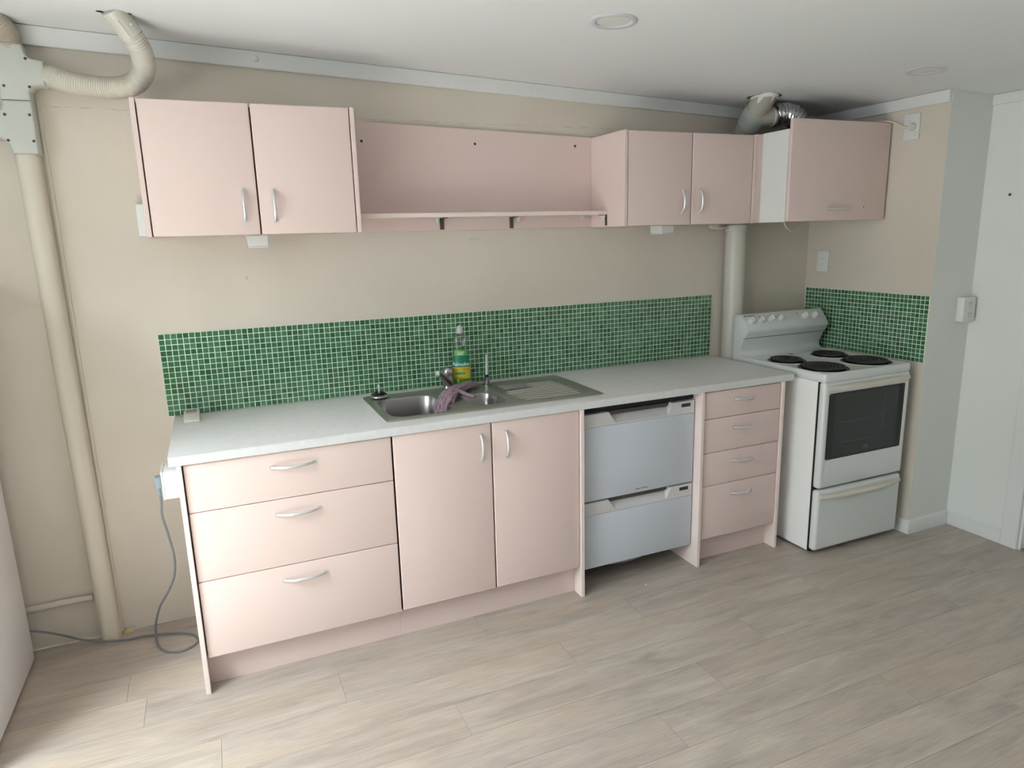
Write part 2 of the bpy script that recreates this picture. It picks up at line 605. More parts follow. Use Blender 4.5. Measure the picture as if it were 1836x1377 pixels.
    def done(s, name, m, parent=None, smooth=True, angle=35):
        me = bpy.data.meshes.new(name)
        if parent is not None:
            off = ROOT[parent.name]
            for v in s.bm.verts:
                v.co -= off
        s.bm.to_mesh(me)
        s.bm.free()
        ms = m if isinstance(m, (list, tuple)) else [m]
        for q in ms:
            me.materials.append(M[q] if isinstance(q, str) else q)
        if smooth:
            me.shade_smooth()
            me.set_sharp_from_angle(angle=math.radians(angle))
        o = bpy.data.objects.new(name, me)
        COL.objects.link(o)
        if parent is not None:
            o.parent = parent
            ROOT[o.name] = ROOT[parent.name]
        else:
            ROOT[o.name] = Vector((0, 0, 0))
        return o


ROOT = {}


def thing(name, label, cat, loc, group=None):
    o = bpy.data.objects.new(name, None)
    o.empty_display_size = 0.05
    COL.objects.link(o)
    o.location = loc
    o['label'] = label
    o['category'] = cat
    if group:
        o['group'] = group
    ROOT[o.name] = Vector(loc)
    return o


def tag(o, label, cat, group=None, kind=None):
    o['label'] = label
    o['category'] = cat
    if group:
        o['group'] = group
    if kind:
        o['kind'] = kind
    return o


def lone(mb, name, m, label, cat, base, group=None, kind=None, **kw):
    """a thing that is one mesh, origin moved to its base"""
    for v in mb.bm.verts:
        v.co -= Vector(base)
    o = mb.done(name, m, None, **kw)
    o.location = base
    ROOT[o.name] = Vector(base)
    return tag(o, label, cat, group, kind)


def smooth_path(pts, k=8):
    P = [Vector(p) for p in pts]
    out = []
    for i in range(len(P) - 1):
        p0, p1, p2, p3 = P[max(0, i - 1)], P[i], P[i + 1], P[min(len(P) - 1, i + 2)]
        for j in range(k):
            t = j / k
            out.append(0.5 * ((2 * p1) + (p2 - p0) * t + (2 * p0 - 5 * p1 + 4 * p2 - p3) * t * t
                              + (3 * p1 - p0 - 3 * p2 + p3) * t ** 3))
    out.append(P[-1])
    return out


def rrect(x0, x1, y0, y1, r, n=6):
    pts = []
    for (cx, cy, a0) in ((x1 - r, y1 - r, 0), (x0 + r, y1 - r, 90), (x0 + r, y0 + r, 180), (x1 - r, y0 + r, 270)):
        for k in range(n + 1):
            a = math.radians(a0 + 90 * k / n)
            pts.append((cx + r * math.cos(a), cy + r * math.sin(a)))
    return pts


def text(body, size, name, m, parent, fn, extrude=0.0003, align='CENTER', sx=1.0):
    """flat lettering turned into a mesh; fn maps (u,v,w) of the text plane to world"""
    c = bpy.data.curves.new(name, 'FONT')
    c.body = body
    c.size = size
    c.extrude = extrude
    c.align_x = align
    c.align_y = 'CENTER'
    o = bpy.data.objects.new('tmp_text', c)
    COL.objects.link(o)
    dg = bpy.context.evaluated_depsgraph_get()
    dg.update()
    me = bpy.data.meshes.new_from_object(o.evaluated_get(dg))
    bpy.data.objects.remove(o)
    mb = MB()
    mb.bm.from_mesh(me)
    bpy.data.meshes.remove(me)
    for v in mb.bm.verts:
        v.co = Vector(fn(v.co.x * sx, v.co.y, v.co.z))
    return mb.done(name, m, parent, smooth=False)


# ------------------------------------------------------------------ setting
CE0, CES = 2.2909, -0.0417          # ceiling height at x=0 and slope along x


def ceil_z(x):
    return CE0 + CES * x


# floor with vinyl planks
mb = MB()
mb.box(-1.22, 3.9, -7.5, 0.0, -0.06, -0.004)
floor = mb.done('floor', 'subfloor', None)
tag(floor, 'limed oak look vinyl plank floor running along the kitchen', 'floor', kind='structure')
PW, PL = 0.168, 1.222
row0 = -0.688                        # a known row boundary
joint = {0: 0.465, 1: 0.063, 2: 0.80, 3: 1.68, 4: 1.389, 5: 2.2145, -1: 1.05, -2: -0.238, -3: 0.55, -4: 1.3, -5: 0.1}
plank_src = {}
k = -5
GAP = 0.0004
while True:
    yt = row0 - PW * k
    yb = yt - PW
    if yb < -7.5 - PW:
        break
    if yb < 0:
        j0 = joint.get(k, (k * 0.413) % PL)
        x = j0 - PL * 6
        while x < 3.9:
            xa, xb = max(x, -1.22), min(x + PL, 3.9)
            y0_, y1_ = max(yb, -7.5), min(yt, 0.0)
            if xb - xa > 0.02 and y1_ - y0_ > 0.01:
                key = (round(xb - xa, 3), round(y1_ - y0_, 3))
                if key not in plank_src:
                    q = MB()
                    L_, W_ = key
                    q.box(GAP, L_ - GAP, GAP, W_ - GAP, -0.004, 0.0, 0.0005, 1)
                    me = bpy.data.meshes.new('plank')
                    q.bm.to_mesh(me)
                    q.bm.free()
                    me.materials.append(M['plank'])
                    plank_src[key] = me
                o = bpy.data.objects.new('plank', plank_src[key])
                COL.objects.link(o)
                o.parent = floor
                o.location = (xa, y0_, 0)
            x += PL
    k += 1

# walls
wall_back = tag(MB().box(-1.22, 3.36, 0.0, 0.12, 0, 2.45).done('wall_back', 'wall'),
                'cream painted concrete wall behind the kitchen units', 'wall', kind='structure')
XR, X2, YR = 3.351, 3.645, -0.775
q = MB()
q.box(XR, X2, YR, 0.12, 0, 2.30)
for f in q.bm.faces:
    f.material_index = 1 if f.normal.x < -0.9 else 0
wall_alcove = tag(q.done('wall_alcove', ['white_wall', 'wall'], smooth=False),
                  'short projecting wall beside the stove, cream side and white end', 'wall', kind='structure')
q = MB()
q.box(X2, X2 + 0.11, -1.135, 0.12, 0, 2.45)
q.box(X2, X2 + 0.11, -7.5, -2.0, 0, 2.45)
q.box(X2, X2 + 0.11, -2.0, -1.135, 2.02, 2.45)
wall_right = tag(q.done('wall_right', 'white_wall'), 'plain white wall at the right with a doorway', 'wall', kind='structure')
q = MB()
q.box(-1.34, -1.22, -0.95, 0.12, 0, 2.45)
q.box(-1.34, -1.22, -7.5, -3.05, 0, 2.45)
q.box(-1.34, -1.22, -3.05, -0.95, 2.15, 2.45)
wall_left = tag(q.done('wall_left', 'white_wall'), 'white left wall around the glazed doors', 'wall', kind='structure')
q = MB()
q.box(-1.34, -0.4, -7.6, -7.5, 0, 2.45)
q.box(1.8, 3.755, -7.6, -7.5, 0, 2.45)
q.box(-0.4, 1.8, -7.6, -7.5, 0, 0.8)
q.box(-0.4, 1.8, -7.6, -7.5, 2.1, 2.45)
wall_front = tag(q.done('wall_front', 'white_wall'), 'white wall with a window facing the kitchen', 'wall', kind='structure')
q = MB()
q.prism([(-1.34, ceil_z(-1.34)), (3.76, ceil_z(3.76)), (3.76, ceil_z(3.76) + 0.1), (-1.34, ceil_z(-1.34) + 0.1)], 'y', -7.6, 0.12)
ceiling = tag(q.done('ceiling', 'ceiling', smooth=False), 'smooth white ceiling', 'ceiling', kind='structure')
# small marks on the back wall
for (x, z, r) in ((1.300, 1.546, 0.007), (1.316, 1.548, 0.009), (1.331, 1.547, 0.007), (0.326, 1.4176, 0.006)):
    MB().lathe([(r, 0), (r * 0.8, 0.0018), (0, 0.0026)], (x, 0.0, z), (0, -1, 0), 10).done('filler_patch', 'plastic_warm', wall_back)

# cornice boards
def trim_z(x):
    return 2.2273 - 0.0389 * x


q = MB()
q.prism([(-1.21, trim_z(-1.21)), (3.35, trim_z(3.35)), (3.35, ceil_z(3.35) - 0.001), (-1.21, ceil_z(-1.21) - 0.001)], 'y', -0.02, 0.0, 0.002, 1)
trim_1 = tag(q.done('trim_1', 'trim'), 'white cornice board along the top of the cream back wall', 'cornice', kind='structure')
for (x, z) in ((0.441, 2.2454), (1.628, 2.190)):
    MB().lathe([(0.012, 0), (0.0115, 0.003), (0.007, 0.006), (0, 0.007)], (x, -0.02, z), (0, -1, 0), 16).done('screw_cap', 'trim', trim_1)
q = MB()
q.box(XR - 0.016, XR, YR, -0.02, trim_z(XR), ceil_z(XR) - 0.001, 0.0015, 1)
tag(q.done('trim_2', 'trim'), 'white cornice board above the alcove side wall', 'cornice', kind='structure')
q = MB()
q.box(X2 - 0.012, X2, -7.5, YR, 2.092, ceil_z(X2) - 0.001, 0.0015, 1)
tag(q.done('trim_3', 'trim'), 'white cornice strip on the right wall', 'cornice', kind='structure')
q = MB()
q.box(XR, X2 - 0.012, YR - 0.003, YR, 2.095, ceil_z(X2) - 0.001, 0.001, 1)
tag(q.done('trim_4', 'white_wall'), 'thin flush cornice strip across the projecting wall end', 'cornice', kind='structure')
# skirting
q = MB()
q.prism([(YR - 0.013, 0), (YR, 0), (YR, 0.072), (YR - 0.006, 0.072), (YR - 0.013, 0.062)], 'x', XR - 0.013, X2)
q.box(XR - 0.013, XR, YR + 0.0002, -0.20, 0, 0.070)
tag(q.done('baseboard_alcove', 'trim'), 'white skirting wrapping the projecting wall end', 'skirting', kind='structure')
q = MB()
q.box(X2 - 0.012, X2, -1.06, YR - 0.013, 0, 0.072, 0.003, 1)
tag(q.done('baseboard_right', 'trim'), 'white skirting at the foot of the right wall', 'skirting', kind='structure')
# doorway
q = MB()
q.box(X2 - 0.014, X2, -1.135, -1.06, 0, 2.02, 0.003, 1)
q.box(X2 - 0.014, X2, -2.075, -2.0, 0, 2.02, 0.003, 1)
q.box(X2 - 0.014, X2, -2.075, -1.06, 2.02, 2.085, 0.003, 1)
tag(q.done('trim_5', 'trim'), 'white architrave framing the doorway at right', 'architrave', kind='structure')
dr = tag(MB().box(X2 + 0.045, X2 + 0.085, -1.985, -1.15, 0.012, 2.01, 0.002, 1).done('door_1', 'white_wall'),
         'white flush door set back in the doorway at right', 'door', kind='structure')
MB().box(X2 + 0.002, X2 + 0.108, -1.149, -1.136, 0, 2.019).done('jamb', 'trim', dr)
MB().box(X2 + 0.002, X2 + 0.108, -1.999, -1.987, 0, 2.019).done('jamb', 'trim', dr)
MB().box(X2 - 0.002, X2 + 0.108, -1.985, -1.149, 0.0, 0.01, 0.003, 1).done('threshold', 'sill', dr)
MB().lathe([(0.024, 0), (0.024, 0.006), (0.010, 0.012), (0.010, 0.035), (0.024, 0.045), (0.024, 0.06), (0, 0.065)],
           (X2 + 0.045, -1.92, 1.0), (-1, 0, 0)).done('door_handle', 'alu', dr)

# glazed doors in the left wall, window in the front wall
wn = MB()
wn.box(-1.33, -1.23, -3.05, -3.00, 0, 2.15)
wn.box(-1.33, -1.23, -1.00, -0.95, 0, 2.15)
wn.box(-1.33, -1.23, -3.05, -0.95, 0, 0.05)
wn.box(-1.33, -1.23, -3.05, -0.95, 2.10, 2.15)
win = tag(wn.done('window_1', 'alu'), 'glazed sliding doors in the left wall', 'window', kind='structure')
MB().box(-1.315, -1.245, -2.03, -1.97, 0.05, 2.10).done('mullion', 'alu', win)
MB().box(-1.285, -1.280, -3.00, -2.03, 0.05, 2.10).done('pane', 'glass', win)
MB().box(-1.285, -1.280, -1.97, -1.00, 0.05, 2.10).done('pane', 'glass', win)
wn = MB()
wn.box(-0.4, 1.8, -7.59, -7.51, 0.8, 0.85)
wn.box(-0.4, 1.8, -7.59, -7.51, 2.05, 2.1)
wn.box(-0.4, -0.35, -7.59, -7.51, 0.85, 2.05)
wn.box(1.75, 1.8, -7.59, -7.51, 0.85, 2.05)
win2 = tag(wn.done('window_2', 'alu'), 'aluminium window in the wall facing the kitchen', 'window', kind='structure')
MB().box(0.67, 0.73, -7.58, -7.52, 0.85, 2.05).done('mullion', 'alu', win2)
MB().box(-0.35, 0.67, -7.552, -7.547, 0.85, 2.05).done('pane', 'glass', win2)
MB().box(0.73, 1.75, -7.552, -7.547, 0.85, 2.05).done('pane', 'glass', win2)

# ------------------------------------------------------------------ mosaic splashbacks
def splash(name, label, org, ux, W, H, nx, ny, nrm, rank):
    """org bottom corner, ux unit vector along the run, nrm out of the wall"""
    t = thing(name, label, 'splashback', org)
    O, U, Nn = Vector(org), Vector(ux), Vector(nrm)
    px, pz = W / nx, H / ny
    q = MB()
    a = O
    c = O + U * W + Nn * 0.0044 + Vector((0, 0, H))
    q.box(min(a.x, c.x), max(a.x, c.x), min(a.y, c.y), max(a.y, c.y), a.z, c.z)
    q.done('grout', 'grout', t)
    g = 0.0026

    def one(b, cx, cz, h, js=0.0):
        hw, hh = px / 2 - g / 2, pz / 2 - g / 2
        r = 0.0009
        C = O + U * cx + Vector((0, 0, cz))
        v = []
        for (d, s_) in ((0.0, 1.0), (h - r, 1.0), (h, 1 - r / hw)):
            for (i, j) in ((-1, -1), (1, -1), (1, 1), (-1, 1)):
                v.append(b.verts.new(C + U * (i * hw * s_) + Vector((0, 0, j * hh * s_)) + Nn * (d + 0.0028)))
        fl = U.cross(Vector((0, 0, 1))).dot(Nn) < 0
        for s_ in (0, 4):
            for k in range(4):
                f = (v[s_ + k], v[s_ + (k + 1) % 4], v[s_ + 4 + (k + 1) % 4], v[s_ + 4 + k])
                b.faces.new(f[::-1] if fl else f)
        f = v[8:12]
        b.faces.new(f[::-1] if fl else f)

    cells = [(i, j) for i in range(nx) for j in range(ny)]
    cells.sort(key=lambda c: rank(c[0] * px))
    near = set(cells[:300])
    q = MB()
    for (i, j) in cells:
        if (i, j) not in near:
            one(q.bm, (i + .5) * px + random.uniform(-.0004, .0004), (j + .5) * pz + random.uniform(-.0004, .0004),
                0.0028 + random.uniform(0, .0006))
    o = q.done('tile_field', 'tile_i', t, smooth=False)
    o['kind'] = 'stuff'
    q = MB()
    one(q.bm, 0, 0, 0.003)
    me = bpy.data.meshes.new('tile')
    for v in q.bm.verts:
        v.co -= O
    q.bm.to_mesh(me)
    q.bm.free()
    me.materials.append(M['tile_o'])
    for (i, j) in sorted(near):
        o = bpy.data.objects.new('tile', me)
        COL.objects.link(o)
        o.parent = t
        o.location = U * ((i + .5) * px + random.uniform(-.0004, .0004)) + Vector((0, 0, (j + .5) * pz + random.uniform(-.0004, .0004))) + Nn * random.uniform(-.0003, .0003)
    return t


splash('tiled_splashback', 'long green glass mosaic splashback behind the sink bench', (-0.021, -0.0006, 0.8825), (1, 0, 0),
       2.693, 0.3315, 123, 15, (0, -1, 0), lambda x: abs(x - 0.25))
splash('tiled_splashback', 'shorter green glass mosaic panel on the alcove wall beside the stove', (XR, -0.013, 0.893), (0, -1, 0),
       0.757, 0.3265, 34, 15, (-1, 0, 0), lambda x: -x)

# ------------------------------------------------------------------ bench top with cut-out
H, HB = 0.881, 0.8475
BL, BF = 2.687, -0.603
hx0, hx1, hy0, hy1 = 0.765, 1.675, -0.508, -0.075
b = bmesh.new()
prof = [(-0.0072, HB), (-0.0072, H), (BF + 0.006, H), (BF + 0.0018, H - 0.0018), (BF, H - 0.006), (BF, HB + 0.003), (BF + 0.003, HB)]
q = MB()
q.prism(prof, 'x', 0.0, hx0)
q.prism(prof, 'x', hx1, BL)
q.prism([(-0.0072, HB), (-0.0072, H), (hy1, H), (hy1, HB)], 'x', hx0, hx1)
q.prism([(hy0, HB), (hy0, H)] + prof[2:], 'x', hx0, hx1)
bmesh.ops.remove_doubles(q.bm, verts=q.bm.verts[:], dist=1e-5)
b.free()
lone(q, 'benchtop', 'bench', 'long pale grey laminate benchtop running over the base units', 'benchtop', (0, 0, HB))

# ------------------------------------------------------------------ handles
def bow(q, p0, p1, out, bulge=0.024, w=0.0054):
    """bow handle from p0 to p1, bulging along out"""
    a, c, o = Vector(p0), Vector(p1), Vector(out)
    path, rad = [], []
    n = 18
    for i in range(n + 1):
        t = i / n
        h = bulge * (1 - abs(2 * t - 1) ** 2.6)
        path.append(a.lerp(c, t) + o * h)
        rad.append(w * (0.85 + 0.35 * math.sin(PI * t)))
    q.tube(path, rad, 10, True, flat=1.0)
    for p in (a, c):
        q.cyl(p - o * 0.001, p + o * 0.003, w * 1.5, 12)
    return q


def front(q, x0, x1, z0, z1, y=-0.59, th=0.018, bev=0.004):
    return q.box(x0, x1, y, y + th, z0, z1, bev, 3)


# ------------------------------------------------------------------ left drawer unit
YF = -0.590
t = thing('drawer_unit', 'pink laminate base unit with three wide drawers at the left end of the bench', 'drawer unit', (0.02, -0.6, 0))
MB().box(0.0205, 0.0365, -0.600, -0.002, 0, HB - 0.0005, 0.0012, 1).done('end_panel', 'lam_edge', t)
MB().box(0.0375, 0.740, YF + 0.022, -0.01, 0.13, HB - 0.002).done('carcass', 'lam_in', t)
MB().box(0.037, 0.740, -0.534, -0.518, 0, 0.13).done('kickboard', 'lam', t)
for (z0, z1, hz, hx) in ((0.6745, 0.8435, 0.793, 0.3145), (0.4220, 0.6725, 0.618, 0.3165), (0.1315, 0.4200, 0.3665, 0.318)):
    d = front(MB(), 0.0405, 0.7372, z0, z1).done('drawer', 'lam', t)
    bow(MB(), (hx, YF, hz), (hx + 0.1445, YF, hz), (0, -1, 0)).done('handle', 'alu', d)

# ------------------------------------------------------------------ sink cupboard
t = thing('sink_cupboard', 'pink laminate two-door base cupboard under the sink', 'cupboard', (0.742, -0.6, 0))
q = MB()
q.box(0.742, 0.758, YF + 0.022, -0.01, 0.13, HB - 0.002)
q.box(0.742, 1.529, YF + 0.022, -0.01, 0.13, 0.146)
q.box(0.742, 1.529, -0.03, -0.012, 0.13, HB - 0.002)
q.box(0.742, 1.529, YF + 0.022, YF + 0.032, 0.13, HB - 0.002)
q.done('carcass', 'lam_in', t)
MB().box(0.7405, 1.529, -0.534, -0.518, 0, 0.13).done('kickboard', 'lam', t)
MB().box(1.5305, 1.5465, -0.600, -0.002, 0, HB - 0.0005, 0.0012, 1).done('end_panel', 'lam_edge', t)
d = front(MB(), 0.7440, 1.1345, 0.1365, 0.8445).done('door', 'lam', t)
bow(MB(), (1.0915, YF, 0.8005), (1.0915, YF, 0.6980), (0, -1, 0)).done('handle', 'alu', d)
d = front(MB(), 1.1400, 1.5280, 0.1385, 0.8445).done('door', 'lam', t)
bow(MB(), (1.1985, YF, 0.7995), (1.1985, YF, 0.6970), (0, -1, 0)).done('handle', 'alu', d)

# ------------------------------------------------------------------ right drawer unit
t = thing('drawer_unit', 'narrow pink laminate base unit with four drawers beside the stove', 'drawer unit', (2.149, -0.6, 0))
MB().box(2.1500, 2.1660, -0.600, -0.002, 0, HB - 0.0005, 0.0012, 1).done('end_panel', 'lam_edge', t)
MB().box(2.6220, 2.6380, -0.600, -0.002, 0, HB - 0.0005, 0.0012, 1).done('end_panel', 'lam_edge', t)
MB().box(2.1670, 2.6210, YF + 0.022, -0.01, 0.128, HB - 0.002).done('carcass', 'lam_in', t)
MB().box(2.1665, 2.6215, -0.534, -0.518, 0, 0.128).done('kickboard', 'lam', t)
for (z0, z1, hz) in ((0.7155, 0.8420, 0.7955), (0.5535, 0.7135, 0.660), (0.3925, 0.5515, 0.500), (0.1290, 0.3905, 0.3365)):
    d = front(MB(), 2.1705, 2.6190 + 0.001, z0, z1).done('drawer', 'lam', t)
    bow(MB(), (2.3435, YF, hz), (2.457, YF, hz - 0.003), (0, -1, 0)).done('handle', 'alu', d)

# ------------------------------------------------------------------ dishwasher
t = thing('dishwasher', 'white double-drawer dishwasher fitted under the bench', 'dishwasher', (1.85, -0.555, 0))
DY = -0.555
MB().box(1.556, 2.142, DY + 0.04, -0.03, 0.105, 0.832, 0.003, 1).done('chassis', 'darkvoid', t)
MB().box(1.556, 2.142, DY + 0.012, DY + 0.04, 0.815, 0.845).done('gap_shade_strip', 'darkvoid', t)  # dark strip standing in for shade in the gap below the bench
MB().lathe([(0, 0.0), (0.10, 0.002), (0.17, 0.012), (0.205, 0.032), (0.21, 0.048), (0, 0.05)], (1.80, -0.345, 0.056), n=40).done('base_tray', 'cable', t)
MB().box(1.556, 2.142, -0.30, -0.285, 0.004, 0.106).done('under_shade_plate', 'darkvoid', t)  # dark sheet added as the shade beneath the dishwasher
for (x, y) in ((1.60, -0.33), (2.10, -0.33), (1.60, -0.1), (2.10, -0.1)):
    MB().cyl((x, y, 0), (x, y, 0.107), 0.014, 16).done('leg', 'black', t)


def dw_drawer(z0, z1, zb, txt):
    """z0..z1 the whole front, zb the seam under the control band"""
    x0, x1 = 1.5525, 2.1440
    d = MB().box(x0, x1, DY, DY + 0.036, z0, zb - 0.0005, 0.003, 2).done('drawer', 'dw', t)
    # control band with a trapezoid scoop
    ax, bx, cx_, ex = 1.693, 1.727, 1.9975, 2.022
    zt = z1
    zl = zb + 0.0085
    q = MB()
    pts = [(x0, zb), (x1, zb), (x1, zt), (ex, zt), (cx_, zl), (bx, zl), (ax, zt), (x0, zt)]
    q.prism(pts, 'y', DY, DY + 0.036, 0.0018, 1)
    q.done('control_band', 'dw_top', d)
    q = MB()
    zm = zl + 0.6 * (zt - zl)
    q.prism([(DY + 0.001, zl - 0.002), (DY + 0.0335, zm), (DY + 0.0345, zt - 0.002), (DY + 0.036, zt - 0.002), (DY + 0.036, zl - 0.002)], 'x', ax - 0.002, ex + 0.002)
    q.done('scoop', 'dw_top', d)
    MB().box(ax + 0.004, ex - 0.002, DY + 0.024, DY + 0.034, zm + 0.001, zt - 0.002, 0.001, 1).done('grip', 'bracket', d)
    MB().box(2.0715, 2.1205, DY - 0.0012, DY + 0.002, zb + 0.0325, zb + 0.0485, 0.0008, 1).done('display', 'lcd', d)
    for k in range(3):
        xx = 2.0745 + 0.0215 * k
        MB().box(xx - 0.001, xx + 0.0125 - 0.003, DY - 0.001, DY + 0.002, zb + 0.013, zb + 0.0235, 0.0008, 1).done('button', 'dw_top', d)
    if txt:
        text('Fisher & Paykel', 0.0108, 'lettering', 'ink', d, lambda u, v, w_: (1.865 + u, DY - 0.0004 - w_, 0.4345 + v))
    return d


dw_drawer(0.4165, 0.8075, 0.7485, True)
dw_drawer(0.1000, 0.4085, 0.3505, False)

# ------------------------------------------------------------------ sink
t = thing('sink', 'stainless steel inset sink with one and a half bowls and a ribbed drainer', 'sink', (0.745, -0.292, H))
ZS = H + 0.0032
outer = rrect(0.745, 1.690, -0.524, -0.060, 0.018)
bowlA = rrect(0.775, 1.030, -0.482, -0.158, 0.062, 8)
bowlB = rrect(1.118, 1.268, -0.462, -0.246, 0.045, 8)
tray = rrect(1.300, 1.662, -0.476, -0.100, 0.045, 8)
q = MB()
q.sheet(outer, [bowlA, bowlB, tray], ZS)
out2 = rrect(0.742, 1.693, -0.527, -0.057, 0.020)
q.loft([[(p[0], p[1], ZS) for p in outer], [(p[0], p[1], H + 0.0002) for p in out2]], False, False)
# raised bead just inside the rim
bead = rrect(0.757, 1.678, -0.512, -0.072, 0.016)
bmesh.ops.remove_doubles(q.bm, verts=q.bm.verts[:], dist=1e-5)
q.done('deck', 'steel', t)
q = MB()
path = [(p[0], p[1], ZS + 0.0002) for p in bead] + [(bead[0][0], bead[0][1], ZS + 0.0002)]
q.tube(path, 0.0017, 6, False)
q.done('rim_bead', 'steel', t)


def bowl(x0, x1, y0, y1, r, depth):
    lo = []
    for (ins, z, rr) in ((0, ZS, r), (0.002, ZS - 0.0015, r - 0.001), (0.004, ZS - 0.006, r - 0.002), (0.010, ZS - depth * 0.6, r - 0.004),
                         (0.014, ZS - depth + 0.03, r - 0.005), (0.022, ZS - depth + 0.010, r - 0.008), (0.040, ZS - depth, r - 0.015)):
        lo.append([(p[0], p[1], z) for p in rrect(x0 + ins, x1 - ins, y0 + ins, y1 - ins, max(rr, 0.012), 8)])
    q = MB()
    q.loft(lo, False, True)
    o = q.done('bowl', 'steel_bowl', t, angle=60)
    cx_, cy_ = (x0 + x1) / 2, (y0 + y1) / 2
    MB().lathe([(0.042, 0.0008), (0.040, 0.002), (0.030, 0.0012), (0, 0.0012)], (cx_, cy_, ZS - depth), (0, 0, 1), 28).done('waste', 'chrome', o)
    return o


bowl(0.775, 1.030, -0.482, -0.158, 0.062, 0.165)
bowl(1.118, 1.268, -0.462, -0.246, 0.045, 0.115)
q = MB()
lo = []
for (ins, z) in ((0, ZS), (0.004, ZS - 0.001), (0.014, ZS - 0.0065), (0.020, ZS - 0.0075)):
    lo.append([(p[0], p[1], z) for p in rrect(1.300 + ins, 1.662 - ins, -0.476 + ins, -0.100 - ins, 0.045 - ins * 0.8, 8)])
q.loft(lo, False, True)
tr = q.done('drainer', 'steel', t, angle=60)
for k in range(9):
    y = -0.436 + 0.0345 * k
    x0, x1 = 1.338 + 0.004 * abs(k - 4), 1.632 - 0.003 * abs(k - 4)
    if k >= 6:
        x0 = 1.485
    MB().tube([(x0, y, ZS - 0.0085), (x0 + 0.012, y, ZS - 0.0062), (x1 - 0.012, y, ZS - 0.0062), (x1, y, ZS - 0.0085)], 0.0030, 8, True).done('rib', 'steel_rib', tr)
for k in range(4):
    y = -0.145 - 0.022 * k
    MB().tube([(1.348, y, ZS - 0.007), (1.352, y, ZS - 0.0045), (1.462, y, ZS - 0.0045), (1.466, y, ZS - 0.007)], 0.0050, 8, True).done('rib', 'steel_bowl', tr)

# mixer tap
t = thing('mixer_tap', 'short chrome mixer tap on the back of the sink', 'tap', (1.128, -0.095, ZS))
q = MB()
q.lathe([(0.0, 0), (0.030, 0), (0.030, 0.004), (0.026, 0.007), (0.0245, 0.010), (0.0235, 0.062), (0.0235, 0.064)], (1.128, -0.095, ZS))
q.done('body', 'chrome', t)
q = MB()
q.lathe([(0.0225, 0.064), (0.0245, 0.066), (0.0252, 0.080), (0.023, 0.092), (0.016, 0.099), (0, 0.102)], (1.128, -0.095, ZS))
hd = q.done('lever_head', 'chrome', t)
MB().lathe([(0.0035, 0), (0.0035, 0.003), (0, 0.0035)], (1.113, -0.115, ZS + 0.080), (-0.55, -0.83, 0)).done('index_dot', 'plastic', hd)
q = MB()
A0, A1 = Vector((1.122, -0.105, ZS + 0.030)), Vector((1.055, -0.185, ZS + 0.098))
pl = [A0.lerp(A1, i / 8) + Vector((0, 0, 0.006 * math.sin(PI * i / 8))) for i in range(9)]
q.tube(pl, [0.023 - 0.0145 * (i / 8) for i in range(9)], 16, True, up=(0, 0, 1), flat=0.85)
sp = q.done('spout', 'chrome', t)
MB().cyl(A1 + Vector((0.000, 0.002, 0.004)), A1 + Vector((-0.005, -0.006, -0.010)), 0.0085, 16).done('aerator', 'plastic', sp)

# drinking-water spout
t = thing('filter_spout', 'slim upright water filter spout on the sink back', 'spout', (1.312, -0.105, ZS))
q = MB()
q.lathe([(0, 0), (0.0225, 0), (0.0225, 0.003), (0.016, 0.006), (0.0125, 0.008), (0.012, 0.038), (0, 0.038)], (1.312, -0.105, ZS))
q.done('base', 'chrome', t)
MB().lathe([(0.0085, 0.038), (0.009, 0.040), (0.009, 0.046), (0.0055, 0.049), (0, 0.049)], (1.312, -0.105, ZS)).done('collar', 'black', t)
q = MB()
q.tube([(1.312, -0.105, ZS + 0.046), (1.3125, -0.105, ZS + 0.09), (1.314, -0.104, ZS + 0.142)], [0.0058, 0.0055, 0.0052], 14, True)
q.done('tube', 'alu', t)

# basket strainer lying upside down
t = thing('basket_strainer', 'upturned steel sink strainer with black gasket on the sink corner', 'strainer', (0.806, -0.118, ZS))
q = MB()
q.lathe([(0.020, 0.0), (0.036, 0.004), (0.041, 0.0085), (0.040, 0.0125), (0.034, 0.0155), (0.024, 0.018), (0, 0.018)], (0.806, -0.118, ZS), n=36)
q.done('dish', 'steel', t)
q = MB()
for k in range(16):
    a = 2 * PI * k / 16
    c_, s_ = math.cos(a), math.sin(a)
    q.tube([(0.806 + 0.026 * c_, -0.118 + 0.026 * s_, ZS + 0.0185), (0.806 + 0.0335 * c_, -0.118 + 0.0335 * s_, ZS + 0.0166)], 0.0016, 6)
q.lathe([(0.018, 0.017), (0.0235, 0.0175), (0.0250, 0.021), (0.0242, 0.0255), (0.021, 0.027), (0.016, 0.026), (0.015, 0.018)], (0.806, -0.118, ZS), n=32)
q.done('gasket', 'black', t)
MB().lathe([(0.0035, 0.018), (0.0035, 0.045), (0.0055, 0.047), (0.0055, 0.056), (0.003, 0.060), (0, 0.060)], (0.806, -0.118, ZS), n=14).done('stem', 'alu', t)

# washing-up liquid bottle
BX, BY = 1.201, -0.072
t = thing('dish_soap_bottle', 'clear bottle of green washing-up liquid with green and yellow label', 'bottle', (BX, BY, ZS))
TH = math.radians(-18.8)


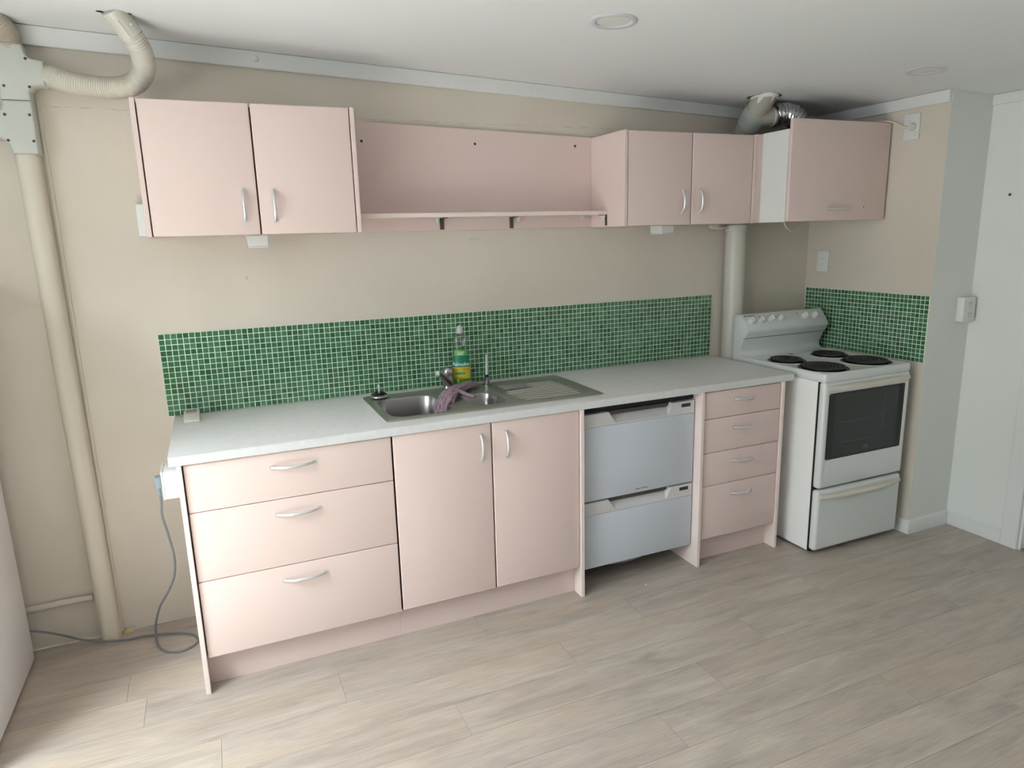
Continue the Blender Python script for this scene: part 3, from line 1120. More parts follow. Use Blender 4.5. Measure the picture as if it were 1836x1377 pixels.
def bprof(h):
    P = [(0, 0.0375), (0.006, 0.0405), (0.05, 0.0410), (0.09, 0.0390), (0.13, 0.0345), (0.165, 0.0295), (0.185, 0.0285), (0.200, 0.0310),
         (0.210, 0.0370), (0.220, 0.0375), (0.230, 0.0330), (0.243, 0.0180), (0.250, 0.0135), (0.256, 0.0130)]
    for i in range(len(P) - 1):
        if P[i][0] <= h <= P[i + 1][0]:
            u = (h - P[i][0]) / (P[i + 1][0] - P[i][0])
            u = u * u * (3 - 2 * u)
            k_ = 1.10 if h < 0.225 else 1.10 - 0.10 * min(1, (h - 0.225) / 0.02)
            return (P[i][1] + (P[i + 1][1] - P[i][1]) * u) * k_
    return P[-1][1]


def bpt(ang, h, off=0.0):
    """point on the oval bottle; ang 0 faces the room"""
    r = bprof(h) + off
    u, v = r * math.sin(ang), -r * 0.66 * math.cos(ang)
    if h > 0.235:
        k_ = min(1, (h - 0.235) / 0.012)
        v = v / 0.66 * (0.66 + 0.34 * k_)
    return (BX + u * math.cos(TH) - v * math.sin(TH), BY + u * math.sin(TH) + v * math.cos(TH), ZS + h)


def bshell(q, h0, h1, off, n=32, m=34, cap0=False, cap1=False):
    q.loft([[bpt(2 * PI * k / n, h0 + (h1 - h0) * i / m, off) for k in range(n)] for i in range(m + 1)], cap0, cap1)
    return q


bshell(MB(), 0.0008, 0.256, 0.0).done('bottle_body', 'bottle', t, angle=70)
bshell(MB(), 0.003, 0.098, -0.0016, cap0=True, cap1=True).done('liquid', 'soap', t, angle=50)
q = MB()
q.lathe([(0.0155, 0.247), (0.0155, 0.250), (0.0150, 0.262), (0.0135, 0.268), (0.0115, 0.272), (0.0105, 0.276), (0.007, 0.280), (0, 0.281)], (BX, BY, ZS), n=24)
q.done('cap', 'cap', t)


def patch(q, h0, h1, a0f, off, m=10, n=16, mi=0):
    """label band: a0f(h) gives half angle"""
    b = bmesh.new()
    g = []
    for i in range(m + 1):
        h = h0 + (h1 - h0) * i / m
        a = a0f(h)
        g.append([b.verts.new(bpt(-a + 2 * a * k / n + 0.04, h, off)) for k in range(n + 1)])
    for i in range(m):
        for k in range(n):
            b.faces.new((g[i][k], g[i][k + 1], g[i + 1][k + 1], g[i + 1][k]))
    return q.merge(b, mi)


q = MB()
patch(q, 0.040, 0.094, lambda h: 1.12, 0.0006, mi=0)
patch(q, 0.094, 0.146, lambda h: 1.12, 0.0006, mi=1)
patch(q, 0.146, 0.172, lambda h: 1.10, 0.0006, mi=2)
lb = q.done('label', ['lab_yl', 'lab_dk', 'lab_lt'], t, angle=80)
lb['label'] = 'green and yellow printed label'


def on_bottle(h0, off, dx=0.0):
    return lambda u, v, w_: bpt((u + dx) / bprof(h0 + v) * 1.15 + 0.04, h0 + v, off + w_)


text('Palmolive', 0.0225, 'brand_lettering', 'lab_wh', lb, on_bottle(0.1065, 0.0012), sx=0.86)
text('Green', 0.0105, 'small_lettering', 'lab_wh', lb, on_bottle(0.1625, 0.0012))
q = MB()
b = bmesh.new()
for (h0, h1, a0, a1, mi) in ((0.060, 0.071, -0.62, 0.45, 0), (0.079, 0.088, 0.15, 0.95, 1), (0.076, 0.084, -0.9, -0.35, 1), (0.042, 0.048, -0.85, 0.6, 1), (0.1545, 0.1565, -0.45, 0.42, 2), (0.1500, 0.1518, -0.35, 0.32, 2)):
    bb = bmesh.new()
    g = [[bb.verts.new(bpt(a0 + (a1 - a0) * k / 8, h, 0.0011)) for k in range(9)] for h in (h0, h1)]
    for k in range(8):
        bb.faces.new((g[0][k], g[0][k + 1], g[1][k + 1], g[1][k]))
    q.merge(bb, mi)
b.free()
q.done('label_bands', ['lab_tl', 'lab_or', 'lab_wh'], lb, smooth=False)

# draped cloth
q = MB()
rnd = random.Random(3)
main = [(1.240, -0.120, 0.897), (1.205, -0.152, 0.905), (1.150, -0.205, 0.908), (1.100, -0.255, 0.912), (1.060, -0.298, 0.904), (1.025, -0.330, 0.876), (1.008, -0.352, 0.838), (1.004, -0.368, 0.800), (1.006, -0.375, 0.775)]
loop = [(1.158, -0.340, 0.893), (1.132, -0.308, 0.900), (1.098, -0.290, 0.910), (1.060, -0.322, 0.903), (1.024, -0.356, 0.876), (1.008, -0.388, 0.836), (1.006, -0.400, 0.795)]
inn = [(1.130, -0.245, 0.900), (1.095, -0.285, 0.908), (1.058, -0.335, 0.898), (1.026, -0.365, 0.866), (1.010, -0.400, 0.838), (1.008, -0.408, 0.800)]
for src, cnt, sprd in ((main, 24, 0.024), (loop, 15, 0.017), (inn, 12, 0.018)):
    for s_ in range(cnt):
        o = Vector((rnd.uniform(-sprd, sprd) * 0.8, rnd.uniform(-sprd, sprd), rnd.uniform(-0.002, 0.012)))
        ph = rnd.uniform(0, 6)
        pts = []
        for i, p in enumerate(src):
            t_ = i / (len(src) - 1)
            k_ = 0.45 + 0.75 * math.sin(PI * min(1, t_ * 0.85 + 0.05))
            pts.append(Vector(p) + o * k_ + Vector((0.005 * math.sin(ph + i * 1.7), 0.005 * math.cos(ph + i * 1.3), 0.002 * math.sin(ph * 2 + i))))
        if s_ % 3 == 1:
            pts = pts[:-1]
        if s_ % 4 == 3:
            pts = pts[1:]
        sm = smooth_path(pts, 7)
        q.tube(sm, [0.0050 + 0.0014 * math.sin(ph + 0.9 * i) for i in range(len(sm))], 7, True)
for v in q.bm.verts:
    v.co += Vector((rnd.uniform(-1, 1), rnd.uniform(-1, 1), rnd.uniform(-1, 1))) * 0.0007
    if v.co.x > 1.034:
        v.co.z = max(v.co.z, ZS + 0.001)
    v.co.x = max(v.co.x, 0.97)
o = lone(q, 'dishcloth', 'cloth', 'crumpled mauve dishcloth draped over the divider between the sink bowls', 'cloth', (1.09, -0.28, ZS), angle=180)

# small white sensor box on the bench
t = thing('plastic_sensor_box', 'small white plastic box with a grey screen on the left end of the benchtop', 'box', (0.066, -0.09, H))
q = MB()
q.prism([(-0.150, H), (-0.034, H), (-0.034, H + 0.026), (-0.135, H + 0.018), (-0.148, H + 0.010)], 'x', 0.037, 0.095, 0.003, 2)
q.done('case', 'plastic_warm', t)
nn = Vector((0, -0.079, 1)).normalized()
def onbox(x, y, dz):
    return (x, y, H + 0.018 + (y + 0.135) * 0.0792 + dz)
q = MB()
for (x0, x1, y0, y1, mi) in ((0.046, 0.086, -0.062, -0.046, 0), (0.046, 0.086, -0.080, -0.074, 1)):
    bb = bmesh.new()
    lo = [onbox(x0, y0, .0002), onbox(x1, y0, .0002), onbox(x1, y1, .0002), onbox(x0, y1, .0002)]
    hi = [onbox(x0, y0, .0009), onbox(x1, y0, .0009), onbox(x1, y1, .0009), onbox(x0, y1, .0009)]
    q.loft([lo, hi], True, True, mi)
    bb.free()
q.done('screen', ['cable', 'sill'], t, smooth=False)
q = MB()
q.box(0.037, 0.095, -0.1515, -0.146, H + 0.001, H + 0.0105, 0.0025, 2)
q.done('front_lip', 'plastic', t)

# ------------------------------------------------------------------ wall cabinets
def wallcab(name, label, x0, x1, z0, z1, seam, hz, hx, yb=-0.31):
    t = thing(name, label, 'wall cabinet', ((x0 + x1) / 2, -0.15, z0))
    MB().box(x0, x0 + 0.0155, yb, -0.001, z0, z1, 0.001, 1).done('side_panel', ['lam'], t)
    MB().box(x1 - 0.0155, x1, yb, -0.001, z0, z1, 0.001, 1).done('side_panel', ['lam'], t)
    q = MB()
    q.box(x0 + 0.0156, x1 - 0.0156, yb + 0.026, -0.002, z0 + 0.002, z1 - 0.012)
    q.done('carcass', 'lam_in', t)
    q = MB()
    q.box(x0 + 0.016, x1 - 0.016, yb + 0.024, -0.003, z0 + 0.0005, z0 + 0.002)
    q.box(x0 + 0.016, x1 - 0.016, yb + 0.024, -0.003, z1 - 0.012, z1 - 0.010)
    q.done('base_board', 'lam', t)
    for (a, c, h) in ((x0 + 0.0192, seam - 0.0026, hx[0]), (seam + 0.0026, x1 - 0.0188, hx[1])):
        d = front(MB(), a, c, z0 + 0.001, z1 - 0.002, yb + 0.003, 0.018, 0.004).done('door', 'lam', t)
        bow(MB(), (h, yb + 0.003, hz[0]), (h, yb + 0.003, hz[1]), (0, -1, 0)).done('handle', 'alu', d)
    return t


wallcab('wall_cabinet', 'pink two-door wall cabinet at the left end of the wall units', 0.0090, 0.7430, 1.584, 2.0345, 0.3795, (1.739, 1.631), (0.3290, 0.4320))
wallcab('wall_cabinet', 'pink two-door wall cabinet to the right of the open shelf', 1.9180, 2.6620, 1.584, 1.9965, 2.2860, (1.742, 1.635), (2.2320, 2.3340))

# open shelf between them
t = thing('open_shelf', 'pink back board and open shelf between the two wall cabinets', 'shelf', (1.33, 0, 1.585))
q = MB()
q.prism([(0.7435, 1.585), (1.9175, 1.5865), (1.9175, 1.9995), (0.7435, 2.0345)], 'y', -0.016, -0.001, 0.0008, 1)
bk = q.done('back_board', 'lam', t)
for (x, z) in ((0.8266, 1.9547), (1.3284, 1.9563), (1.8311, 1.959)):
    MB().lathe([(0.0062, 0), (0.0055, 0.0008), (0, 0.001)], (x, -0.016, z), (0, -1, 0), 12).done('screw_hole', 'screw', bk)
MB().box(0.7437, 1.9173, -0.166, -0.0165, 1.640, 1.658, 0.0015, 1).done('shelf_board', 'lam_edge', t)
for (x, y, z0) in ((1.158, -0.0165, 1.590), (1.4945, -0.0165, 1.589)):
    q = MB()
    q.box(x - 0.009, x + 0.009, y - 0.0025, y, z0, 1.6398)
    q.box(x - 0.009, x + 0.009, y - 0.065, y, 1.637, 1.6398)
    q.tube([(x, y - 0.03, 1.638), (x, y - 0.002, 1.612)], 0.0025, 6)
    q.done('bracket', 'bracket', t)
q = MB()
q.box(1.9145, 1.9172, -0.164, -0.149, 1.591, 1.6398)
q.box(1.880, 1.9172, -0.164, -0.149, 1.637, 1.6398)
q.done('bracket', 'bracket', t)
for (x, y) in ((1.132, -0.030), (1.522, -0.030), (1.858, -0.030), (1.902, -0.150)):
    q = MB()
    q.box(x - 0.008, x + 0.008, y - 0.010, y + 0.006, 1.630, 1.6398, 0.001, 1)
    q.cyl((x, y - 0.004, 1.617), (x, y - 0.004, 1.631), 0.0042, 8, 0.0065)
    q.done('shelf_clip', 'plastic', t)

# rangehood cabinet with flap door
t = thing('rangehood_cabinet', 'deep pink flap-door wall cabinet with a white side above the stove', 'wall cabinet', (3.02, -0.25, 1.585))
MB().box(2.700, 2.716, -0.470, -0.128, 1.5855, 2.002, 0.001, 1).done('side_panel', 'plastic', t)
MB().box(3.322, 3.338, -0.470, -0.128, 1.5855, 2.002, 0.001, 1).done('side_panel', 'plastic', t)
q = MB()
q.box(2.716, 3.322, -0.470, -0.128, 1.5865, 1.602)
q.box(2.716, 3.322, -0.140, -0.128, 1.602, 2.0)
q.done('carcass', 'plastic_warm', t)
MB().box(2.6635, 2.6995, -0.306, -0.290, 1.586, 1.9985, 0.001, 1).done('filler_panel', 'lam', t)
d = MB().box(2.6985, 3.3385, -0.490, -0.472, 1.5865, 2.0475, 0.005, 3).done('flap_door', 'lam', t)
bow(MB(), (2.948, -0.490, 1.6425), (3.104, -0.490, 1.6435), (0, -1, 0)).done('handle', 'alu', d)
MB().lathe([(0.0035, 0), (0.003, 0.0006), (0, 0.0008)], (3.19, -0.490, 1.647), (0, -1, 0), 10).done('screw_hole', 'screw', d)

# ------------------------------------------------------------------ stove
SX0, SX1 = 2.722, 3.292
t = thing('stove', 'white freestanding electric stove with four coil elements', 'stove', (3.0, -0.4, 0))
HZ = 0.898
q = MB()
q.box(SX0 + 0.003, SX1 - 0.003, -0.708, -0.135, 0.012, 0.855, 0.002, 1)
q.done('body', 'enamel_grey', t)
MB().box(SX0 + 0.006, SX1 - 0.006, -0.720, -0.707, 0.012, 0.855).done('door_gap', 'darkvoid', t)
for (x, y) in ((SX0 + .05, -.65), (SX1 - .05, -.65), (SX0 + .05, -.2), (SX1 - .05, -.2)):
    MB().cyl((x, y, 0), (x, y, 0.014), 0.016, 14).done('foot', 'black', t)
# hob: rim with slightly dished top
q = MB()
loops = []
for (ins, z, r) in ((0.004, 0.856, 0.014), (0.0, 0.862, 0.016), (0.0, HZ - 0.010, 0.016), (0.002, HZ - 0.003, 0.016), (0.007, HZ, 0.015), (0.013, HZ - 0.0006, 0.014), (0.020, HZ - 0.005, 0.012), (0.026, HZ - 0.006, 0.012)):
    loops.append([(p[0], p[1], z) for p in rrect(SX0 + ins, SX1 - ins, -0.752 + ins, -0.150 - ins * 0.2, r, 5)])
q.loft(loops, True, True)
q.done('hob', 'enamel', t, angle=50)
HS = HZ - 0.006
# backguard: extruded S profile
prof = [(-0.132, 0.860), (-0.132, 1.085), (-0.136, 1.102), (-0.148, 1.112), (-0.166, 1.117), (-0.178, 1.1165), (-0.186, 1.112), (-0.2365, 1.046), (-0.2385, 1.036), (-0.236, 1.027),
        (-0.2185, 0.999)]
curve = [(-0.2150, 0.996), (-0.2020, 0.972), (-0.1905, 0.948), (-0.1850, 0.932), (-0.1850, 0.920), (-0.1900, 0.908), (-0.2020, 0.899), (-0.222, 0.8945), (-0.262, 0.893)]
q = MB()
q.prism(prof + [(-0.215, 0.994), (-0.15, 0.97)], 'x', SX0, SX1, 0.006, 2)
cons = q.done('console', 'enamel', t)
q = MB()
q.prism([(-0.133, 0.862), (-0.133, 0.985), (-0.2125, 0.9945)] + curve[1:] + [(-0.262, 0.862)], 'x', SX0 + 0.0015, SX1 - 0.0015, 0.0025, 2)
q.done('backguard', 'enamel', t, angle=40)
MB().box(SX0 + 0.001, SX1 - 0.001, -0.2162, -0.150, 0.9935, 0.9955).done('console_seam', 'screw', t)
# knobs on the slanted console face
fa, fb = Vector((0, -0.186, 1.112)), Vector((0, -0.2365, 1.046))
fdir = (fb - fa).normalized()
fn = Vector((0, fdir.z, -fdir.y)).normalized()
if fn.y > 0:
    fn = -fn
for kx, tt in ((2.7560, .44), (2.8240, .43), (2.8920, .42), (2.9560, .42), (3.1310, .44), (3.1970, .44)):
    c = fa.lerp(fb, tt)
    o_ = Vector((kx + 0.012, c.y, c.z))
    q = MB()
    q.lathe([(0.0205, 0.0), (0.0205, 0.003), (0.0165, 0.005), (0.0155, 0.018), (0.013, 0.021), (0, 0.0215)], o_, fn, 28)
    gd = fdir * 1.0
    bb = Vector((1, 0, 0))
    for s_ in (-1,):
        lo = [o_ + fn * 0.019 + gd * (a * 0.0135) + bb * (c_ * 0.0035) for (a, c_) in ((-1, -1), (1, -1), (1, 1), (-1, 1))]
        hi = [o_ + fn * 0.027 + gd * (a * 0.0125) + bb * (c_ * 0.0025) for (a, c_) in ((-1, -1), (1, -1), (1, 1), (-1, 1))]
        q.loft([lo, hi], True, True)
    q.done('knob', 'plastic', t)


def on_console(x0, tt):
    c = fa.lerp(fb, tt)
    return lambda u, v, w_: tuple(Vector((x0 + u, c.y, c.z)) - fdir * v + fn * (0.0003 + w_))


text('Westinghouse', 0.0115, 'lettering', 'blackink', cons, on_console(2.752, 0.05), align='LEFT', sx=0.82)
q = MB()
for (x, tt, r) in ((2.836, 0.16, 0.0032), (3.0985, 0.16, 0.0030), (2.744, 0.05, 0.004)):
    c = fa.lerp(fb, tt)
    q.lathe([(r, 0), (r, 0.0008), (0, 0.001)], (x, c.y, c.z), fn, 12)
q.done('indicator', 'blackink', cons)
# elements
for (x, y, R_, tn) in ((2.856, -0.383, 0.090, 4), (2.858, -0.612, 0.114, 5), (3.157, -0.377, 0.090, 4), (3.163, -0.598, 0.114, 5)):
    q = MB()
    q.lathe([(R_ - 0.012, -0.008), (R_ - 0.004, 0.0), (R_ - 0.001, 0.0035), (R_ + 0.002, 0.0030), (R_ + 0.003, 0.0)], (x, y, HS), n=48)
    q.lathe([(R_ - 0.002, 0.0015), (R_ - 0.012, 0.0008), (0.0, 0.0006)], (x, y, HS), n=48)
    e = q.done('drip_bowl', 'dripbowl', t, angle=60)
    MB().lathe([(R_ + 0.0032, 0.0002), (R_ + 0.0055, 0.0022), (R_ + 0.0075, 0.0)], (x, y, HS), n=48).done('trim_ring', 'enamel', e, angle=80)
    sp_ = []
    n = 26 * tn
    r1 = R_ - 0.010
    for i in range(n + 1):
        a = 2 * PI * tn * i / n
        rr = 0.014 + (r1 - 0.014) * i / n
        sp_.append((x + rr * math.cos(a + 2.0), y + rr * math.sin(a + 2.0), HS + 0.0075))
    q = MB()
    q.tube(sp_, 0.0066, 8, True, up=(0, 0, 1), flat=1.0)
    q.done('coil', 'coil', e, angle=80)
    MB().lathe([(0.016, 0.001), (0.016, 0.006), (0.012, 0.008), (0, 0.008)], (x, y, HS), n=20).done('coil_hub', 'coil', e)
# vent hole at the back of the hob
q = MB()
q.lathe([(0.0, 0.0008), (0.0165, 0.0008), (0.0195, 0.0025), (0.0225, 0.0)], (3.005, -0.262, HS + 0.002), (0, -0.10, 1), 24, sx=1.0, sy=0.85)
o = q.done('oven_vent', 'enamel', t)
MB().lathe([(0.0, 0.0016), (0.0160, 0.0016), (0.0165, 0.0008)], (3.004, -0.262, HS + 0.002), (0, -0.10, 1), 24, sx=1.0, sy=0.8).done('vent_hole', 'screw', o)

DYF = -0.755
# oven door frame with window opening
wx0, wx1, wz0, wz1 = 2.7545, 3.2560, 0.481, 0.8015
fx0, fx1, fz0, fz1 = 2.7245, 3.2895, 0.3395, 0.8570
q = MB()


def fr(ins, y, r=0.014):
    return [(p[0], y, p[1]) for p in rrect(fx0 + ins, fx1 - ins, fz0 + ins, fz1 - ins, max(r - ins, 0.006), 6)]


def fw(ins, y, r=0.012):
    return [(p[0], y, p[1]) for p in rrect(wx0 + ins, wx1 - ins, wz0 + ins, wz1 - ins, max(r - ins, 0.006), 6)]


q.loft([fr(0.002, DYF + 0.034), fr(0, DYF + 0.030), fr(0.0, DYF + 0.012), fr(0.003, DYF + 0.005), fr(0.008, DYF + 0.0015), fr(0.014, DYF), fw(-0.004, DYF), fw(0.0, DYF + 0.003), fw(0.0, DYF + 0.012)], False, False)
bmesh.ops.holes_fill(q.bm, edges=q.bm.edges[:], sides=0)
od = q.done('oven_door', 'enamel', t, angle=50)
MB().box(wx0 - 0.001, wx1 + 0.001, DYF + 0.002, DYF + 0.008, wz0 - 0.001, wz1 + 0.001).done('window_glass', 'ovenglass', od)
q = MB()
th = 0.014
q.box(wx0, wx1, DYF + 0.0012, DYF + 0.0019, wz1 - th * 0.7, wz1)
q.box(wx0, wx1, DYF + 0.0012, DYF + 0.0019, wz0, wz0 + th * 0.6)
q.box(wx0, wx0 + 0.04, DYF + 0.0012, DYF + 0.0019, wz0 + th * 0.6, wz1 - th * 0.7)
q.box(wx1 - 0.018, wx1, DYF + 0.0012, DYF + 0.0019, wz0 + th * 0.6, wz1 - th * 0.7)
q.done('window_border', 'ovenframe', od)
q = MB()
for (z, x0, x1) in ((0.655, 2.83, 3.05), (0.665, 3.09, 3.115), (0.555, 2.84, 3.05), (0.563, 3.09, 3.115)):
    q.box(x0, x1, DYF + 0.0016, DYF + 0.0019, z, z + 0.0013)
q.box(3.126, 3.1275, DYF + 0.0016, DYF + 0.0019, 0.60, 0.77)
q.done('rack_line', 'wireline', od)
text('EVK', 0.030, 'lettering', 'cable', od, lambda u, v, w_: (3.018 + u, DYF + 0.0014 - w_, 0.514 + v), sx=0.65)


def wide_handle(x0, x1, z, zr, bulge, hh, name, parent, y0):
    """bowed full-width bar: flat faced, fading into the door at both ends"""
    loops = []
    n = 26
    for i in range(n + 1):
        tt = i / n
        x = x0 + (x1 - x0) * tt
        d = bulge * (1 - abs(2 * tt - 1) ** 2.4) + 0.006
        h = hh * (1 - 0.25 * abs(2 * tt - 1) ** 6)
        zc = z + zr * tt
        P_ = [(-0.0, -h), (-d * 0.55, -h), (-d * 0.9, -h * 0.75), (-d, -h * 0.2), (-d, h * 0.25), (-d * 0.88, h * 0.8), (-d * 0.6, h), (0.0, h), (0.004, h * 0.8), (0.004, -h * 0.8)]
        loops.append([(x, y0 + a, zc + c) for (a, c) in P_])
    q = MB()
    q.loft(loops, True, True)
    return q.done(name, 'yellowed', parent, angle=45)


wide_handle(2.742, 3.283, 0.8285, 0.0, 0.030, 0.0135, 'handle', od, DYF + 0.002)
# bottom drawer
fx0, fx1, fz0, fz1 = 2.7245, 3.2895, 0.022, 0.3300
q = MB()
q.loft([fr(0.002, DYF + 0.034), fr(0, DYF + 0.030), fr(0.0, DYF + 0.014), fr(0.003, DYF + 0.006), fr(0.008, DYF + 0.0015), fr(0.016, DYF)], True, True)
sd = q.done('storage_drawer', 'enamel', t, angle=50)
wide_handle(2.742, 3.283, 0.2955, 0.0, 0.028, 0.0125, 'handle', sd, DYF + 0.002)

# ------------------------------------------------------------------ fridge (only its right side is in view)
t = thing('refrigerator', 'plain white refrigerator side at the left edge of the frame', 'refrigerator', (-0.9, -0.4, 0))
FZ = 1.50
MB().box(-1.19, -0.585, -0.69, -0.088, 0.012, FZ, 0.006, 2).done('body', 'fridge', t)
d = MB().box(-1.19, -0.585, -0.745, -0.695, 0.03, 1.02, 0.008, 2).done('door', 'fridge', t)
MB().box(-1.17, -1.15, -0.775, -0.745, 0.55, 0.95, 0.006, 2).done('handle', 'fridge', d)
d = MB().box(-1.19, -0.585, -0.745, -0.695, 1.028, FZ, 0.008, 2).done('door', 'fridge', t)
MB().box(-1.17, -1.15, -0.775, -0.745, 1.08, 1.35, 0.006, 2).done('handle', 'fridge', d)
for (x, y) in ((-1.15, -.65), (-.63, -.65), (-1.15, -.13), (-.63, -.13)):
    MB().cyl((x, y, 0), (x, y, 0.013), 0.018, 14).done('foot', 'black', t)

# ------------------------------------------------------------------ ventilation ducts at left
t = thing('wall_duct', 'cream flat duct running up the wall left of the bench with grey-green tee fittings', 'duct', (-0.335, -0.03, 0))
q = MB()
c0 = [(-0.372, 0.0), (-0.372, -0.050), (-0.360, -0.066), (-0.340, -0.070), (-0.312, -0.066), (-0.300, -0.050), (-0.300, 0.0)]
lo = []
for z in (0.0, 0.6, 1.2, 1.875):
    dx = -0.010 * (z / 1.875)
    lo.append([(p[0] + dx + (0.006 if i < 3 else 0) * (1 - z / 1.875), p[1], z) for i, p in enumerate(c0)])
q.loft(lo, True, True)
q.box(-0.300, -0.290, -0.006, 0.0, 0.0, 2.05)
q.done('duct_run', 'duct', t, angle=50)


def fillet(cx, cz, r, a0, a1, n=6):
    return [(cx + r * math.cos(math.radians(a0 + (a1 - a0) * i / n)), cz + r * math.sin(math.radians(a0 + (a1 - a0) * i / n))) for i in range(n + 1)]


# upper tee: branch to the right
pts = [(-0.386, 2.048), (-0.302, 2.048), (-0.302, 2.075)] + fillet(-0.277, 2.072, 0.025, 180, 90)[1:] + [(-0.252, 2.098), (-0.248, 2.176), (-0.268, 2.180)] + \
    fillet(-0.272, 2.210, 0.030, 270, 180)[1:] + [(-0.303, 2.226), (-0.384, 2.226)]
q = MB()
q.prism(pts, 'y', -0.082, 0.0, 0.008, 3)
tee1 = q.done('tee_fitting', 'tee', t, angle=40)
pts = [(-0.378, 1.874), (-0.303, 1.874), (-0.301, 2.0475), (-0.386, 2.0475), (-0.390, 2.020), (-0.410, 2.006), (-0.48, 2.004), (-0.48, 1.928), (-0.418, 1.924)] + fillet(-0.413, 1.894, 0.030, 90, 10)[1:]
q = MB()
q.prism(pts, 'y', -0.080, 0.0, 0.008, 3)
tee2 = q.done('tee_fitting', 'tee', t, angle=40)
for (x, z, pr) in ((-0.298, 2.180, tee1), (-0.299, 2.091, tee1), (-0.371, 2.091, tee1), (-0.312, 2.001, tee2), (-0.383, 2.000, tee2), (-0.385, 1.917, tee2), (-0.312, 1.916, tee2)):
    MB().lathe([(0.0046, 0), (0.0046, 0.0012), (0.002, 0.0018), (0, 0.0012)], (x, -0.0815, z), (0, -1, 0), 12).done('screw', 'screw', pr)


def corrugated(path, r, pitch, amp):
    P = smooth_path(path, 24)
    # resample by arc length
    L = [0]
    for i in range(1, len(P)):
        L.append(L[-1] + (P[i] - P[i - 1]).length)
    n = int(L[-1] / pitch * 6)
    out, rad = [], []
    j = 0
    for i in range(n + 1):
        s_ = L[-1] * i / n
        while j < len(L) - 2 and L[j + 1] < s_:
            j += 1
        u = (s_ - L[j]) / max(1e-9, L[j + 1] - L[j])
        out.append(P[j].lerp(P[j + 1], u))
        rad.append(r + amp * math.cos(2 * PI * s_ / pitch))
    return out, rad


t = thing('flexible_hose', 'cream corrugated hose curving from the wall duct up into the ceiling', 'hose', (-0.09, -0.12, 2.06))
hp = [(-0.262, -0.045, 2.138), (-0.225, -0.060, 2.128), (-0.188, -0.073, 2.116), (-0.120, -0.095, 2.101), (-0.043, -0.120, 2.094), (0.022, -0.150, 2.106), (0.060, -0.190, 2.145), (0.061, -0.228, 2.192), (0.047, -0.252, 2.224), (0.036, -0.262, 2.240)]
pp, rr = corrugated(hp, 0.0350, 0.0078, 0.0022)
MB().tube(pp, rr, 20, True, up=(0, 0, 1)).done('hose_body', 'hose', t, angle=80)
ax0, ax1 = Vector((0.040, -0.259, 2.236)), Vector((-0.004, -0.300, 2.300))
q = MB()
q.tube([ax0, ax1], [0.0365, 0.0365], 24, True)
cf = q.done('end_collar', 'pvc', t)
dirv = (ax1 - ax0).normalized()
side = Vector((0.25, -0.9, -0.3))
side = (side - dirv * side.dot(dirv)).normalized()
for (s0, s1) in ((0.25, 0.36), (-0.02, 0.05)):
    pass
q = MB()
tang = dirv.cross(side)
for off in (-0.012, 0.004):
    a = ax0 + dirv * 0.006 + side * 0.0345 + tang * off
    q.tube([a, a + dirv * 0.055], 0.0024, 6, True)
q.done('collar_rib', 'tee', cf)
MB().lathe([(0.004, 0), (0.003, 0.002), (0, 0.0025)], ax0 + dirv * 0.035 + side * 0.0355 + tang * 0.014, side, 10).done('screw', 'plastic', cf)
# ragged edge of the ceiling cut-out
q = MB()
rn = random.Random(5)
for (x, y, sx_, sy_) in ((-0.040, -0.286, .012, .010), (0.040, -0.300, .014, .007)):
    ring = []
    for i in range(9):
        a = 2 * PI * i / 9
        ring.append((x + sx_ * math.cos(a) * rn.uniform(.7, 1.1), y + sy_ * math.sin(a) * rn.uniform(.7, 1.1)))
    q.loft([[(p[0], p[1], ceil_z(p[0]) + 0.002) for p in ring], [(p[0] * 1.0, p[1], ceil_z(p[0]) - 0.0012) for p in ring]], True, True)
q.done('cutout_edge', 'darkvoid', t)

hp = [(-0.344, -0.045, 2.220), (-0.345, -0.052, 2.245), (-0.352, -0.070, 2.270), (-0.366, -0.100, 2.290), (-0.385, -0.130, 2.312)]
pp, rr = corrugated(hp, 0.0385, 0.0068, 0.0013)
lone(MB().tube(pp, rr, 20, True, up=(1, 0, 0)), 'flexible_hose', 'hose_d', 'beige corrugated hose rising from the top tee fitting in the upper left corner', 'hose', (-0.35, -0.06, 2.22), angle=80)

lone(MB().tube([(-1.20, -0.013, 0.174), (-0.60, -0.0125, 0.181), (-0.45, -0.0125, 0.1835), (-0.378, -0.0125, 0.182)], 0.0125, 14, True), 'water_pipe', 'duct',
     'thin cream pipe running along the wall low down to the left of the duct', 'pipe', (-0.8, -0.012, 0.165))
q = MB()
q.lathe([(0.020, 0.0), (0.017, 0.007), (0.010, 0.013), (0, 0.015)], (-0.276, -0.014, 0.0), n=12, sx=1.0, sy=0.6)
lone(q, 'foam_blob', 'foam', 'small yellow blob of sealing foam at the foot of the wall duct', 'sealant', (-0.276, -0.014, 0))

# ------------------------------------------------------------------ PVC stack pipe at right
t = thing('waste_pipe', 'pale grey waste pipe running up the corner behind the stove', 'pipe', (2.769, -0.066, 0))
PX, PY, PR = 2.769, -0.066, 0.0535
MB().cyl((PX, PY, 0), (PX, PY, 1.99), PR, 32).done('riser', 'pvc', t)
q = MB()
q.lathe([(PR, 1.545), (PR + 0.004, 1.549), (PR + 0.004, 1.566), (PR + 0.009, 1.568), (PR + 0.009, 1.578), (PR, 1.582)], (PX, PY, 0), n=32)
q.done('collar', 'pvc', t)
q = MB()
q.box(2.612, 2.715, -0.075, -0.045, 1.560, 1.572, 0.003, 2)
q.box(2.606, 2.640, -0.085, -0.035, 1.570, 1.5835, 0.003, 2)
q.done('pipe_clip', 'pvc', t)
e0, e1 = Vector((2.764, -0.072, 1.995)), Vector((2.722, -0.290, 2.190))
